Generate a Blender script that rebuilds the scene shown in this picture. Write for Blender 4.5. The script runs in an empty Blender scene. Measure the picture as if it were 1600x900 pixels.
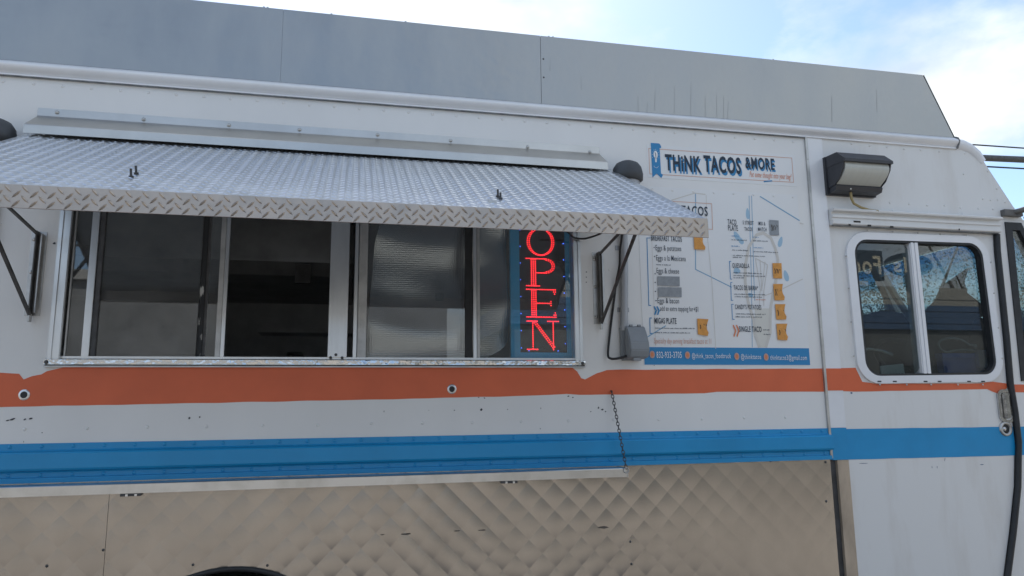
import bpy, bmesh, math, random
from mathutils import Vector, Matrix, noise
R = math.radians
random.seed(7)
sc = bpy.context.scene
col = sc.collection

# ------------------------------------------------------------------ camera
YAW, PITCH, ROLL, FPX = R(12.58), R(9.35), R(-0.63), 1130.0     # f in pixels of a 1600 px wide picture
CAM = Vector((0, -3, 1.6))
_f = Vector((math.sin(YAW)*math.cos(PITCH), math.cos(YAW)*math.cos(PITCH), math.sin(PITCH)))
_r0 = Vector((math.cos(YAW), -math.sin(YAW), 0)); _u0 = _r0.cross(_f)
_r = math.cos(ROLL)*_r0 + math.sin(ROLL)*_u0
_u = -math.sin(ROLL)*_r0 + math.cos(ROLL)*_u0
cd = bpy.data.cameras.new('camera'); cam = bpy.data.objects.new('camera', cd); col.objects.link(cam)
cd.sensor_width = 36; cd.lens = FPX/1600*36; cd.clip_start = 0.05; cd.clip_end = 3000
cam.matrix_world = Matrix(((_r.x, _u.x, -_f.x, CAM.x), (_r.y, _u.y, -_f.y, CAM.y), (_r.z, _u.z, -_f.z, CAM.z), (0, 0, 0, 1)))
sc.camera = cam

# ------------------------------------------------------------------ world
SUN_EL, SUN_AZ = R(48), R(0)          # azimuth from +Y (behind the truck) towards +X
w = bpy.data.worlds.new('World'); sc.world = w; w.use_nodes = True
nt = w.node_tree; nt.nodes.clear()
out = nt.nodes.new('ShaderNodeOutputWorld'); bg = nt.nodes.new('ShaderNodeBackground')
sky = nt.nodes.new('ShaderNodeTexSky'); sky.sky_type = 'NISHITA'; sky.sun_disc = False
sky.sun_elevation = SUN_EL; sky.sun_rotation = SUN_AZ
sky.air_density = 1.0; sky.dust_density = 0.7; sky.ozone_density = 3.0
tc = nt.nodes.new('ShaderNodeTexCoord'); mp = nt.nodes.new('ShaderNodeMapping')
mp.inputs['Scale'].default_value = (1.0, 1.0, 1.9); mp.inputs['Location'].default_value = (4.07, 2.057, 2.33)
n1 = nt.nodes.new('ShaderNodeTexNoise'); n1.inputs['Scale'].default_value = 2.6; n1.inputs['Detail'].default_value = 9; n1.inputs['Roughness'].default_value = 0.55
rp = nt.nodes.new('ShaderNodeValToRGB'); rp.color_ramp.elements[0].position = 0.455; rp.color_ramp.elements[1].position = 0.60
n2 = nt.nodes.new('ShaderNodeTexNoise'); n2.inputs['Scale'].default_value = 5.0; n2.inputs['Detail'].default_value = 6
rc = nt.nodes.new('ShaderNodeValToRGB'); rc.color_ramp.elements[0].position = 0.35; rc.color_ramp.elements[1].position = 0.62
rc.color_ramp.elements[0].color = (3.5, 4.0, 4.5, 1); rc.color_ramp.elements[1].color = (6.0, 6.2, 6.2, 1)
mx = nt.nodes.new('ShaderNodeMixRGB')
L = nt.links.new
L(tc.outputs['Generated'], mp.inputs['Vector']); L(mp.outputs[0], n1.inputs['Vector']); L(mp.outputs[0], n2.inputs['Vector'])
L(n1.outputs['Fac'], rp.inputs[0]); L(n2.outputs['Fac'], rc.inputs[0])
L(rp.outputs[0], mx.inputs[0]); L(sky.outputs[0], mx.inputs[1]); L(rc.outputs[0], mx.inputs[2])
L(mx.outputs[0], bg.inputs['Color']); bg.inputs['Strength'].default_value = 0.10; L(bg.outputs[0], out.inputs[0])
sd = bpy.data.lights.new('sun', 'SUN'); sd.energy = 3.2; sd.angle = R(0.5); sd.color = (1, 0.95, 0.87)
so = bpy.data.objects.new('sun', sd); col.objects.link(so)
sdir = Vector((math.sin(SUN_AZ)*math.cos(SUN_EL), math.cos(SUN_AZ)*math.cos(SUN_EL), math.sin(SUN_EL)))
so.rotation_euler = sdir.to_track_quat('Z', 'Y').to_euler(); so.location = (0, 20, 20)
vs = sc.view_settings; vs.view_transform = 'Standard'; vs.look = 'None'; vs.gamma = 1; vs.use_curve_mapping = False
vs.exposure = 1.10
sc.cycles.max_bounces = 10; sc.cycles.transparent_max_bounces = 12; sc.cycles.use_denoising = True

# ------------------------------------------------------------------ helpers
def ray(px, py): return _f + _r*((px-800)/FPX) - _u*((py-450)/FPX)
def W(px, py, Y=0.0):
    """point of the plane y=Y (the truck side is y=0) seen at a photo pixel"""
    d = ray(px, py); return CAM + d*((Y-CAM.y)/d.y)
WL = {}
def wloc(o): return WL.get(o.name, Vector((0, 0, 0)))
def tag(o, label=None, cat=None, group=None, kind=None):
    if label: o['label'] = label
    if cat: o['category'] = cat
    if group: o['group'] = group
    if kind: o['kind'] = kind
    return o
def empty(name, loc, label=None, cat=None, group=None):
    o = bpy.data.objects.new(name, None); col.objects.link(o); o.location = loc; o.empty_display_size = .1
    WL[o.name] = Vector(loc); return tag(o, label, cat, group)
def link(name, me, parent, origin):
    o = bpy.data.objects.new(name, me); col.objects.link(o)
    WL[o.name] = Vector(origin)
    if parent:
        o.parent = parent; o.location = Vector(origin) - wloc(parent)
    else: o.location = origin
    return o
class MB:
    def __init__(s): s.v = []; s.f = []; s.sm = []
    def add(s, vs_, fs, smooth=False):
        b = len(s.v); s.v += [Vector(p) for p in vs_]; s.f += [[b+i for i in f] for f in fs]; s.sm += [smooth]*len(fs); return s
    def box(s, x0, x1, y0, y1, z0, z1, rot=None, piv=None):
        c = [Vector((x, y, z)) for z in (z0, z1) for y in (y0, y1) for x in (x0, x1)]
        if rot:
            p = Vector(piv) if piv else sum(c, Vector())/8
            c = [p + rot @ (q-p) for q in c]
        return s.add(c, [(0, 2, 3, 1), (4, 5, 7, 6), (0, 1, 5, 4), (1, 3, 7, 5), (3, 2, 6, 7), (2, 0, 4, 6)])
    def bar(s, a, b, wx, wz, up=(0, 0, 1)):
        a, b = Vector(a), Vector(b); d = (b-a).normalized(); u = Vector(up)
        if abs(d.dot(u)) > .98: u = Vector((0, 1, 0))
        r = d.cross(u).normalized(); u = r.cross(d)
        c = [p + r*i*wx/2 + u*j*wz/2 for p in (a, b) for i, j in ((-1, -1), (1, -1), (1, 1), (-1, 1))]
        return s.add(c, [(3, 2, 1, 0), (4, 5, 6, 7), (0, 1, 5, 4), (1, 2, 6, 5), (2, 3, 7, 6), (3, 0, 4, 7)])
    def tube(s, pts, rad, n=8, caps=True):
        pts = [Vector(p) for p in pts]; rr = rad if isinstance(rad, (list, tuple)) else [rad]*len(pts)
        vs_, fs = [], []; pu = None
        for i, p in enumerate(pts):
            d = (pts[min(i+1, len(pts)-1)]-pts[max(i-1, 0)]).normalized()
            u = pu if pu else (Vector((0, 0, 1)) if abs(d.z) < .9 else Vector((1, 0, 0)))
            r = d.cross(u).normalized(); u = r.cross(d); pu = u
            vs_ += [p + (r*math.cos(2*math.pi*k/n)+u*math.sin(2*math.pi*k/n))*rr[i] for k in range(n)]
        for i in range(len(pts)-1):
            for k in range(n): fs.append((i*n+k, i*n+(k+1) % n, (i+1)*n+(k+1) % n, (i+1)*n+k))
        s.add(vs_, fs, True)
        if caps:
            s.add(vs_[:n], [tuple(range(n))]); s.add(vs_[-n:], [tuple(range(n))[::-1]])
        return s
    def prof(s, pts, x0, x1, closed=True):
        """profile in (y,z) extruded along x"""
        n = len(pts); vs_ = [(x, y, z) for x in (x0, x1) for y, z in pts]
        fs = [(i, (i+1) % n, n+(i+1) % n, n+i) for i in range(n if closed else n-1)]
        if closed: fs += [tuple(range(n))[::-1], tuple(range(n, 2*n))]
        return s.add(vs_, fs)
    def poly(s, pts, y0, y1):
        """convex-ish polygon in (x,z), thick along y"""
        n = len(pts); vs_ = [(x, y, z) for y in (y0, y1) for x, z in pts]
        return s.add(vs_, [tuple(range(n)), tuple(range(n, 2*n))[::-1]] + [((i+1) % n, i, n+i, n+(i+1) % n) for i in range(n)])
    def disc(s, c, r, y0, n=14, axis='y', rz=None):
        rz = rz or r
        vs_ = [(c[0]+r*math.cos(2*math.pi*k/n), y0, c[1]+rz*math.sin(2*math.pi*k/n)) for k in range(n)]
        return s.add(vs_, [tuple(range(n))])
    def dome(s, c, r, h, n=8, dirv=(0, -1, 0)):
        c = Vector(c); d = Vector(dirv); u = Vector((0, 0, 1)) if abs(d.z) < .9 else Vector((1, 0, 0)); q = d.cross(u)
        vs_ = []
        for k, (rr, hh) in enumerate(((1, 0), (.72, .7))):
            vs_ += [c + (q*math.cos(2*math.pi*i/n)+u*math.sin(2*math.pi*i/n))*r*rr + d*h*hh for i in range(n)]
        vs_.append(c+d*h)
        fs = [(i, (i+1) % n, n+(i+1) % n, n+i) for i in range(n)] + [(n+i, n+(i+1) % n, 2*n) for i in range(n)]
        return s.add(vs_, fs, True)
    def sheet(s, loops, y0, y1):
        """flat plate in the xz plane: first loop outer, others holes"""
        bm = bmesh.new(); es = []
        for lp in loops:
            vv = [bm.verts.new((x, y0, z)) for x, z in lp]
            es += [bm.edges.new((vv[i], vv[(i+1) % len(vv)])) for i in range(len(vv))]
        bmesh.ops.triangle_fill(bm, use_beauty=True, use_dissolve=False, edges=es)
        bm.verts.index_update()
        vs_ = [v.co.copy() for v in bm.verts]; n = len(vs_)
        fs = [[v.index for v in f.verts] for f in bm.faces]
        s.add(vs_, fs); s.add([Vector((v.x, y1, v.z)) for v in vs_], [f[::-1] for f in fs])
        k = 0
        for lp in loops:
            m = len(lp); a = vs_[k:k+m]
            s.add(a+[Vector((v.x, y1, v.z)) for v in a], [(i, (i+1) % m, m+(i+1) % m, m+i) for i in range(m)]); k += m
        bm.free(); return s
    def build(s, name, m, parent=None, origin=None, bevel=0, recalc=True):
        if origin is None:
            lo = Vector([min(v[i] for v in s.v) for i in range(3)]); hi = Vector([max(v[i] for v in s.v) for i in range(3)])
            origin = (lo+hi)/2
            if parent is None: origin.z = lo.z
        origin = Vector(origin)
        me = bpy.data.meshes.new(name); me.from_pydata([v-origin for v in s.v], [], s.f); me.update()
        if recalc:
            bm = bmesh.new(); bm.from_mesh(me); bmesh.ops.recalc_face_normals(bm, faces=bm.faces)
            if bevel: bmesh.ops.bevel(bm, geom=list(bm.edges), offset=bevel, segments=2, affect='EDGES', clamp_overlap=True)
            bm.to_mesh(me); bm.free()
        if not bevel: me.polygons.foreach_set('use_smooth', s.sm)
        me.materials.append(m)
        return link(name, me, parent, origin)

def M(name, c, rough=.5, metal=0.0, var=0.0, vscale=6.0, vstretch=(1, 1, 1), c2=None, bump=0.0, bscale=40.0, bstretch=(1, 1, 1), emit=None, estr=0, spec=None, rvar=0, coat=0, thr=(.35, .65), bdist=.01):
    m = bpy.data.materials.new(name); m.use_nodes = True; t = m.node_tree; b = t.nodes['Principled BSDF']
    b.inputs['Base Color'].default_value = (*c, 1); b.inputs['Roughness'].default_value = rough; b.inputs['Metallic'].default_value = metal
    if spec is not None: b.inputs['Specular IOR Level'].default_value = spec
    if coat: b.inputs['Coat Weight'].default_value = coat; b.inputs['Coat Roughness'].default_value = .12
    if emit: b.inputs['Emission Color'].default_value = (*emit, 1); b.inputs['Emission Strength'].default_value = estr
    g = t.nodes.new('ShaderNodeNewGeometry')
    def noise_(scale, stretch, detail=6, rough_=.6):
        mpn = t.nodes.new('ShaderNodeMapping'); mpn.inputs['Scale'].default_value = stretch
        t.links.new(g.outputs['Position'], mpn.inputs[0])
        n = t.nodes.new('ShaderNodeTexNoise'); n.inputs['Scale'].default_value = scale; n.inputs['Detail'].default_value = detail; n.inputs['Roughness'].default_value = rough_
        t.links.new(mpn.outputs[0], n.inputs['Vector']); return n
    if var or c2:
        n = noise_(vscale, vstretch); rmp = t.nodes.new('ShaderNodeValToRGB')
        rmp.color_ramp.elements[0].position, rmp.color_ramp.elements[1].position = thr
        a = c; bb = c2 or tuple(min(1, x*(1+var)) for x in c)
        if not c2: a = tuple(x*(1-var) for x in c)
        rmp.color_ramp.elements[0].color = (*a, 1); rmp.color_ramp.elements[1].color = (*bb, 1)
        t.links.new(n.outputs['Fac'], rmp.inputs[0]); t.links.new(rmp.outputs[0], b.inputs['Base Color'])
        if rvar:
            mr = t.nodes.new('ShaderNodeMapRange'); mr.inputs['From Min'].default_value = .3; mr.inputs['From Max'].default_value = .7
            mr.inputs['To Min'].default_value = rough-rvar; mr.inputs['To Max'].default_value = rough+rvar
            t.links.new(n.outputs['Fac'], mr.inputs[0]); t.links.new(mr.outputs[0], b.inputs['Roughness'])
    if bump:
        n = noise_(bscale, bstretch, 4); bp = t.nodes.new('ShaderNodeBump'); bp.inputs['Strength'].default_value = bump; bp.inputs['Distance'].default_value = bdist
        t.links.new(n.outputs['Fac'], bp.inputs['Height']); t.links.new(bp.outputs[0], b.inputs['Normal'])
    return m

def glass(name, tint, rough=0.0, dust_haze=0.0):
    """window glass: clear sheet whose mirror part grows towards grazing view"""
    m = bpy.data.materials.new(name); m.use_nodes = True; t = m.node_tree; t.nodes.clear()
    o = t.nodes.new('ShaderNodeOutputMaterial'); mix = t.nodes.new('ShaderNodeMixShader')
    tr = t.nodes.new('ShaderNodeBsdfTransparent'); tr.inputs[0].default_value = (*tint, 1)
    gl = t.nodes.new('ShaderNodeBsdfGlossy'); gl.inputs['Roughness'].default_value = rough
    lw = t.nodes.new('ShaderNodeLayerWeight'); lw.inputs['Blend'].default_value = .5
    p = t.nodes.new('ShaderNodeMath'); p.operation = 'POWER'; p.inputs[1].default_value = 4
    q = t.nodes.new('ShaderNodeMath'); q.operation = 'MULTIPLY_ADD'; q.inputs[1].default_value = .9; q.inputs[2].default_value = .08
    t.links.new(lw.outputs['Facing'], p.inputs[0]); t.links.new(p.outputs[0], q.inputs[0]); t.links.new(q.outputs[0], mix.inputs[0])
    t.links.new(tr.outputs[0], mix.inputs[1]); t.links.new(gl.outputs[0], mix.inputs[2])
    df = t.nodes.new('ShaderNodeBsdfDiffuse'); df.inputs[0].default_value = (.55, .56, .56, 1); m2 = t.nodes.new('ShaderNodeMixShader')
    gq = t.nodes.new('ShaderNodeNewGeometry'); nq = t.nodes.new('ShaderNodeTexNoise'); nq.inputs['Scale'].default_value = 7; nq.inputs['Detail'].default_value = 8; nq.inputs['Roughness'].default_value = .7
    mq = t.nodes.new('ShaderNodeMapRange'); mq.inputs['From Min'].default_value = .35; mq.inputs['From Max'].default_value = .7; mq.inputs['To Min'].default_value = dust_haze*.6; mq.inputs['To Max'].default_value = dust_haze*1.6  # grey film mixed in as dust haze, added to lighten the dark interior
    t.links.new(gq.outputs['Position'], nq.inputs['Vector']); t.links.new(nq.outputs['Fac'], mq.inputs[0]); t.links.new(mq.outputs[0], m2.inputs[0])
    t.links.new(mix.outputs[0], m2.inputs[1]); t.links.new(df.outputs[0], m2.inputs[2]); t.links.new(m2.outputs[0], o.inputs[0])
    return m

WHITE = M('white_truck_paint', (.735, .735, .725), .36, var=.03, vscale=2.2, vstretch=(1, 1, .45), bump=.12, bscale=2.5, bdist=.02)
CABWHITE = M('cab_white_paint', (.71, .71, .70), .42, c2=(.61, .59, .56), vscale=3.0, vstretch=(2.2, 1, .5), thr=(.5, .78), bump=.1, bscale=3, bdist=.02)
TRIMW = M('trim_white_paint', (.76, .77, .79), .25, var=.03, coat=.3)
SEAMG = M('grey_sealant_and_shade', (.20, .21, .22), .6, var=.3, vscale=30)
ORANGE = M('orange_paint', (.66, .13, .048), .45, var=.06, vscale=4)
BLUE = M('blue_paint', (.010, .265, .55), .33, var=.06, vscale=4, bump=.06, bscale=5, bdist=.02)
STEEL = M('fascia_aluminium', (.365, .37, .365), .36, 1.0, var=.08, vscale=3.0, vstretch=(1, 1, .35), rvar=.10, bump=.16, bscale=2.6, bdist=.04)
QUILT = M('quilted_stainless', (.43, .395, .355), .25, 1.0, var=.07, vscale=5, vstretch=(1, 1, .6))
ALU = M('aluminium_extrusion', (.70, .71, .71), .32, 1.0, var=.08, vscale=9, vstretch=(1, 1, .3))
ALUD = M('dull_aluminium', (.50, .50, .49), .45, 1.0, var=.15, vscale=12)
CRINKLE = M('creased_aluminium_sill', (.72, .72, .71), .2, 1.0, bump=.7, bscale=7, bdist=.03)
TREAD = M('tread_plate', (.63, .665, .70), .34, 1.0, var=.06, vscale=7, rvar=.05)  # reflected sky put into the plate as a faint blue base colour
TREADF = M('tread_plate_lip', (.49, .43, .375), .42, 1.0, var=.10, vscale=14, rvar=.06)  # browner copy of the plate: dirt plus mirrored ground put into the colour
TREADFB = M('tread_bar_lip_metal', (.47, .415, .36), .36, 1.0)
TREADB = M('tread_bar_metal', (.72, .745, .77), .28, 1.0)
FLASH = M('flashing_metal', (.55, .54, .51), .36, 1.0, var=.07, vscale=5, bump=.12, bscale=4, bdist=.02)
DARKM = M('dark_painted_steel', (.06, .06, .062), .5, var=.3, vscale=20)
RUSTM = M('grey_stay_steel', (.12, .12, .12), .5, .4, c2=(.07, .065, .06), vscale=25)
BLACKR = M('black_rubber', (.018, .02, .023), .55, var=.2, vscale=30)
BRONZE = M('bronze_housing', (.035, .036, .042), .45, var=.15, vscale=18)
LENS = M('prismatic_lens', (.50, .51, .47), .3, var=.03, vscale=2, vstretch=(60, 1, 2), bump=.25, bscale=2, bstretch=(80, 1, 1), bdist=.004)
GREYP = M('grey_plastic', (.23, .25, .27), .5, var=.06, vscale=8)
CONDUIT = M('grey_conduit', (.36, .37, .39), .4, .3, var=.05, vscale=5)
YELW = M('tan_cable', (.35, .27, .12), .5)
BLACKC = M('black_cable', (.016, .016, .018), .45)
INT = M('kitchen_lining', (.66, .67, .68), .5, var=.1)
INTD = M('dark_kitchen_steel', (.34, .35, .36), .4, .5, var=.15)
GLASS = glass('window_glass', (.90, .92, .925), dust_haze=.05)
GLASSD = glass('cab_glass', (.57, .63, .63), dust_haze=.03)
CHROME = M('worn_chrome', (.55, .55, .55), .18, 1.0, var=.2, vscale=40)
STAIN = M('rust_stained_strip', (.42, .335, .25), .5, var=.18, vscale=10, vstretch=(1, 1, .4))
INK = M('menu_ink_navy', (.018, .035, .06), .6)
PINK = M('print_peach', (.62, .36, .28), .6)
PBLUE = M('print_blue', (.02, .22, .47), .45)
PLBLUE = M('print_pale_blue', (.33, .50, .64), .6)
PTAN = M('print_tan', (.60, .58, .54), .6)
PMID = M('print_mid_blue', (.20, .38, .55), .6)
PORANGE = M('print_orange', (.66, .22, .10), .6)
PANEL = M('menu_vinyl', (.74, .75, .755), .35, var=.015, vscale=3)
TAPE = M('orange_tape', (.66, .30, .065), .6, var=.1, vscale=60)
TAPEG = M('grey_tape', (.26, .28, .30), .45, var=.1, vscale=60)
PAPER = M('white_paper', (.78, .78, .76), .6)
VWHITE = M('print_white', (.78, .80, .82), .5)

def stroke(pts, wd, Y, th=.0004):
    """flat printed line through wall points (x,z)"""
    mb = MB(); P_ = [Vector(p) for p in pts]; n = len(P_); vs_ = []
    for i, p in enumerate(P_):
        d0 = (p-P_[i-1]).normalized() if i else (P_[1]-p).normalized(); d1 = (P_[i+1]-p).normalized() if i < n-1 else d0
        t_ = (d0+d1); t_ = t_.normalized() if t_.length > .1 else d0
        nn = Vector((-t_.y, t_.x)); k = wd/2/max(.5, nn.dot(Vector((-d0.y, d0.x))))
        vs_ += [(p.x+nn.x*k, Y, p.y+nn.y*k), (p.x-nn.x*k, Y, p.y-nn.y*k)]
    return mb.add(vs_, [(2*i, 2*i+1, 2*i+3, 2*i+2) for i in range(n-1)])
def wp(*ps): return [(W(*p).x, W(*p).z) for p in ps]
def text_verts(s, bold=0.0, shear=0.0):
    cu = bpy.data.curves.new('t', 'FONT'); cu.body = s; cu.resolution_u = 3; cu.offset = bold; cu.space_character = 1.12; cu.shear = shear; cu.fill_mode = 'FRONT'
    o = bpy.data.objects.new('t', cu); col.objects.link(o)
    dg = bpy.context.evaluated_depsgraph_get(); me = bpy.data.meshes.new_from_object(o.evaluated_get(dg))
    vs_ = [v.co.copy() for v in me.vertices]; fs = [list(p.vertices) for p in me.polygons]
    bpy.data.objects.remove(o); bpy.data.curves.remove(cu); bpy.data.meshes.remove(me)
    return vs_, fs
CAPH = max(v.y for v in text_verts('H')[0])
def text(name, s, x0, x1, zb, h, m, parent, Y, bold=.012, shear=0.0, flip=False):
    vs_, fs = text_verts(s, bold, shear)
    lo = min(v.x for v in vs_); hi = max(v.x for v in vs_); k = (x1-x0)/(hi-lo)
    mb = MB()
    for i, f in enumerate(fs):      # faces of one glyph may overlap: keep them a hair apart
        mb.add([(x0+(vs_[q].x-lo)*k, Y-.00006*(i % 7), zb+vs_[q].y*h/CAPH) for q in f], [tuple(range(len(f)))])
    return mb.build(name, m, parent, recalc=False)
def ptext(name, s, pl, pr, hpx, m, parent, Y, bold=.012, shear=0.0, dx=0, dz=0):
    a, b = W(*pl), W(*pr); h = W(pl[0], pl[1]-hpx).z-a.z
    return text(name, s, a.x+dx, b.x+dx, (a.z+b.z)/2+dz, h, m, parent, Y, bold, shear)
def micro(rows, Y, m, parent, name='fine_print'):
    """lines of print too small to read: word-length dashes with letter gaps"""
    mb = MB()
    for (xa, xb, y) in rows:
        a, b = W(xa, y), W(xb, y); x = a.x; z = a.z
        while x < b.x-.004:
            n = random.randint(2, 8)
            for k in range(n):
                if x > b.x-.003: break
                hgt = random.choice((.0036, .0036, .0052)); wd = random.uniform(.0013, .0024)
                mb.add([(x, Y, z), (x+wd, Y, z), (x+wd, Y, z+hgt), (x, Y, z+hgt)], [(0, 1, 2, 3)])
                x += wd+.0014
            x += .0032
    return tag(mb.build(name, m, parent, recalc=False), kind='stuff')

# ------------------------------------------------------------------ ground
GROUND = M('lot_concrete', (.285, .262, .235), .9, c2=(.22, .205, .185), vscale=.8, bump=.4, bscale=25, bdist=.02)
g = MB(); N = 24
xs = [-900, -300, -100, -40]+[-20+4*i for i in range(11)]+[40, 100, 300, 900]
g.add([(x, y, 0.0) for y in xs for x in xs], [(j*len(xs)+i, j*len(xs)+i+1, (j+1)*len(xs)+i+1, (j+1)*len(xs)+i) for j in range(len(xs)-1) for i in range(len(xs)-1)])
tag(g.build('ground', GROUND, origin=(0, 0, 0)), kind='structure')

# ------------------------------------------------------------------ food truck
T = empty('food_truck', (0.5, 1.1, 0), 'white food truck with orange and blue stripes and a raised service awning', 'food truck')
X0 = -2.9                                  # rear end of the body (out of the picture)
BX1, CX0 = 2.150, 2.166                    # end of the kitchen wall / start of the cab
WX0, WX1, WZ0, WZ1 = -1.10, .98, 1.785, 2.56
wall = MB().sheet([[(X0, 1.30), (BX1, 1.30), (BX1, 2.90), (X0, 2.90)], [(WX0+.012, WZ0), (WX1-.012, WZ0), (WX1-.012, WZ1), (WX0+.012, WZ1)]], 0.0, .05)
side_wall = wall.build('side_wall', WHITE, T)
# rivets of the kitchen wall
rv = MB()
def rivrow(x0, x1, z, step, r=.0074, y=0.0, jit=.0015):
    x = x0
    while x < x1:
        rv.dome((x+random.uniform(-jit, jit), y+.0005, z+random.uniform(-jit, jit)), r, .0045, 7); x += step
rivrow(-2.8, 2.13, 2.868, .104); rivrow(1.23, 2.12, 2.585, .104); rivrow(-2.8, 2.12, 1.540, .206)
for z in (2.50, 2.40, 2.30, 2.20, 2.10, 2.00, 1.90):
    for x in (1.115, 1.155):
        if random.random() < .5: rv.dome((x, .0005, z), .0062, .003, 7)
    rv.dome((-1.30, .0005, z), .0062, .003, 7)
tag(rv.build('rivets', WHITE, side_wall), kind='stuff')
# paint chips and scuffs
CHIP = M('bare_chip', (.045, .05, .06), .6)
ch = MB()
def chip(px, py, w_, h_, ang=0):
    c = W(px, py); n = 7; pts = []
    for k in range(n):
        a = 2*math.pi*k/n; rr = random.uniform(.6, 1.15); x = math.cos(a)*w_*rr/2; z = math.sin(a)*h_*rr/2
        pts.append((c.x+x*math.cos(ang)-z*math.sin(ang), -.0012, c.z+x*math.sin(ang)+z*math.cos(ang)))
    ch.add(pts, [tuple(range(n))])
for a in ((12, 657, .020, .006, .2), (20, 655, .018, .007, .3), (39, 655, .012, .006, .5), (48, 654, .016, .006, .2), (296, 653, .008, .010, -.6), (312, 652, .007, .008, -.6),
          (752, 640, .010, .012, .3), (710, 641, .006, .005), (793, 640, .005, .005), (935, 637, .008, .012), (941, 640, .012, .008), (888, 619, .012, .007), (895, 621, .008, .006),
          (923, 643, .005, .006), (946, 643, .007, .006), (845, 638, .003, .008), (844, 670, .004, .006), (748, 621, .006, .005), (757, 622, .008, .005), (600, 643, .003, .009),
          (55, 404, .008, .007), (85, 380, .012, .009), (49, 403, .006, .004), (916, 425, .006, .006), (916, 433, .006, .006), (916, 441, .006, .006), (1022, 571, .006, .004), (670, 641, .003, .004), (37, 690, .002, .010), (66, 676, .005, .004)):
    chip(*a)
tag(ch.build('paint_chips', CHIP, side_wall, recalc=False), kind='stuff')
# two cable holes in the orange stripe
for (px, py) in ((38, 617), (706, 608)):
    c = W(px, py); hb = MB(); n = 18
    ring = [(math.cos(2*math.pi*k/n), math.sin(2*math.pi*k/n)) for k in range(n)]
    vs_ = [(c.x+a*r_, y_, c.z+b*r_*1.05) for r_, y_ in ((.019, -.0016), (.015, -.004), (.012, -.004)) for a, b in ring]
    hb.add(vs_, [(j*n+i, j*n+(i+1) % n, (j+1)*n+(i+1) % n, (j+1)*n+i) for j in range(2) for i in range(n)], True)
    h = hb.build('cable_hole', ALU, side_wall)
    MB().disc((c.x, c.z), .0125, -.003, 16).build('hole_dark_disc', BLACKR, side_wall, recalc=False)  # flat dark disc painted as the shaded inside of the hole

# orange stripe with its ragged brush edges
def band(pts_top, pts_bot, y, jig, step=.03):
    def samp(pts, x):
        for (xa, za), (xb, zb) in zip(pts[:-1], pts[1:]):
            if xa <= x <= xb: return za+(zb-za)*(x-xa)/max(1e-6, xb-xa)
        return pts[0][1] if x < pts[0][0] else pts[-1][1]
    x0, x1 = pts_top[0][0], pts_top[-1][0]
    xs_ = sorted(set([x0+(x1-x0)*i/int((x1-x0)/step) for i in range(int((x1-x0)/step)+1)]+[p[0] for p in pts_top+pts_bot if x0 <= p[0] <= x1]))
    mb = MB(); vs_ = []
    for x in xs_:
        vs_.append((x, y, samp(pts_bot, x)+jig*noise.noise(Vector((x*9, 3, 0)))))
        vs_.append((x, y, samp(pts_top, x)+jig*noise.noise(Vector((x*9, 9, 0)))))
    return mb.add(vs_, [(2*i, 2*i+2, 2*i+3, 2*i+1) for i in range(len(xs_)-1)])
top = [(X0, 1.745)]+wp((0, 582.5), (30, 584), (37, 593), (50, 588), (65, 585), (73, 580))+[(-1.04, 1.766), (.93, 1.766)]+wp((902, 581), (908, 591), (914, 593), (932, 583), (948, 578))+[(1.30, 1.757), (2.149, 1.762)]
bot = [(X0, 1.608)]+wp((0, 636), (300, 630), (600, 624), (800, 619), (860, 617), (885, 615.5), (905, 617), (1000, 616), (1100, 614.5), (1120, 612), (1290, 612))
band(top, bot, -.0010, .0022).build('orange_stripe', ORANGE, side_wall, recalc=False)

# rounded white eave trim and the raised aluminium fascia
pf = [(.03, 2.893), (-.012, 2.893), (-.012, 2.899), (-.006, 2.901)]+[(-.006-.026*math.sin(math.pi*k/10), 2.903+.052*k/10) for k in range(1, 10)]+[(-.004, 2.956), (.03, 2.956)]
tr = MB().prof(pf, X0, 3.03); tr.build('eave_trim', TRIMW, T)
MB().box(X0, 2.15, -.0135, .0, 2.8895, 2.8925).build('sealant_line', SEAMG, T)
for a, b, e in ((X0, -.3200, 0), (-.3193, .8170, 0), (.8188, 2.889, .151)):
    f = MB().poly([(a, 2.9585), (b+e, 2.9585), (b, 3.294), (a, 3.294)], .006, .020)
    fo = f.build('fascia_panel', STEEL, T)
    fr = MB()
    for k in range(2 if e else 0):
        fr.dome((a+.012, .0065, 3.05+.09*k+.04), .005, .003, 7)
    if e: tag(fr.build('fascia_screws', DARKM, fo), kind='stuff')
MB().poly([(X0, 2.962), (3.035, 2.962), (2.886, 3.291), (X0, 3.291)], .0215, .03).build('fascia_light_block', DARKM, T)  # dark sheet added to stop sky light leaking through the panel seams
MB().box(X0, 3.035, .003, .03, 2.9555, 2.9600).build('fascia_shadow_gap', BLACKR, T)
MB().poly([(2.893, 3.294), (3.044, 2.9585), (3.046, 2.9585), (2.895, 3.296)], .004, .9).build('fascia_end', STEEL, T)
dr = MB()          # water stains on the last fascia sheet
rq = random.Random(4)
for px, y0_, y1_ in ((1080, 128, 183), (1054, 134, 178), (1012, 160, 178), (997, 150, 176), (1120, 148, 183), (1131, 150, 186), (1138, 158, 187), (1024, 140, 172), (1102, 150, 182), (908, 118, 140), (860, 90, 110), (1300, 150, 190), (1370, 140, 175)):
    a_, b_ = W(px, y0_, .005), W(px+rq.uniform(-1, 1), y1_, .005); wd = rq.uniform(.0012, .003)
    dr.add([(a_.x-wd*.3, .0052, a_.z), (a_.x+wd*.3, .0052, a_.z), (b_.x+wd, .0052, b_.z), (b_.x-wd, .0052, b_.z)], [(0, 1, 2, 3)])
tag(dr.build('water_stains', M('stained_aluminium', (.342, .346, .340), .38, 1.0), T, recalc=False), kind='stuff')
bl = MB()
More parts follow.
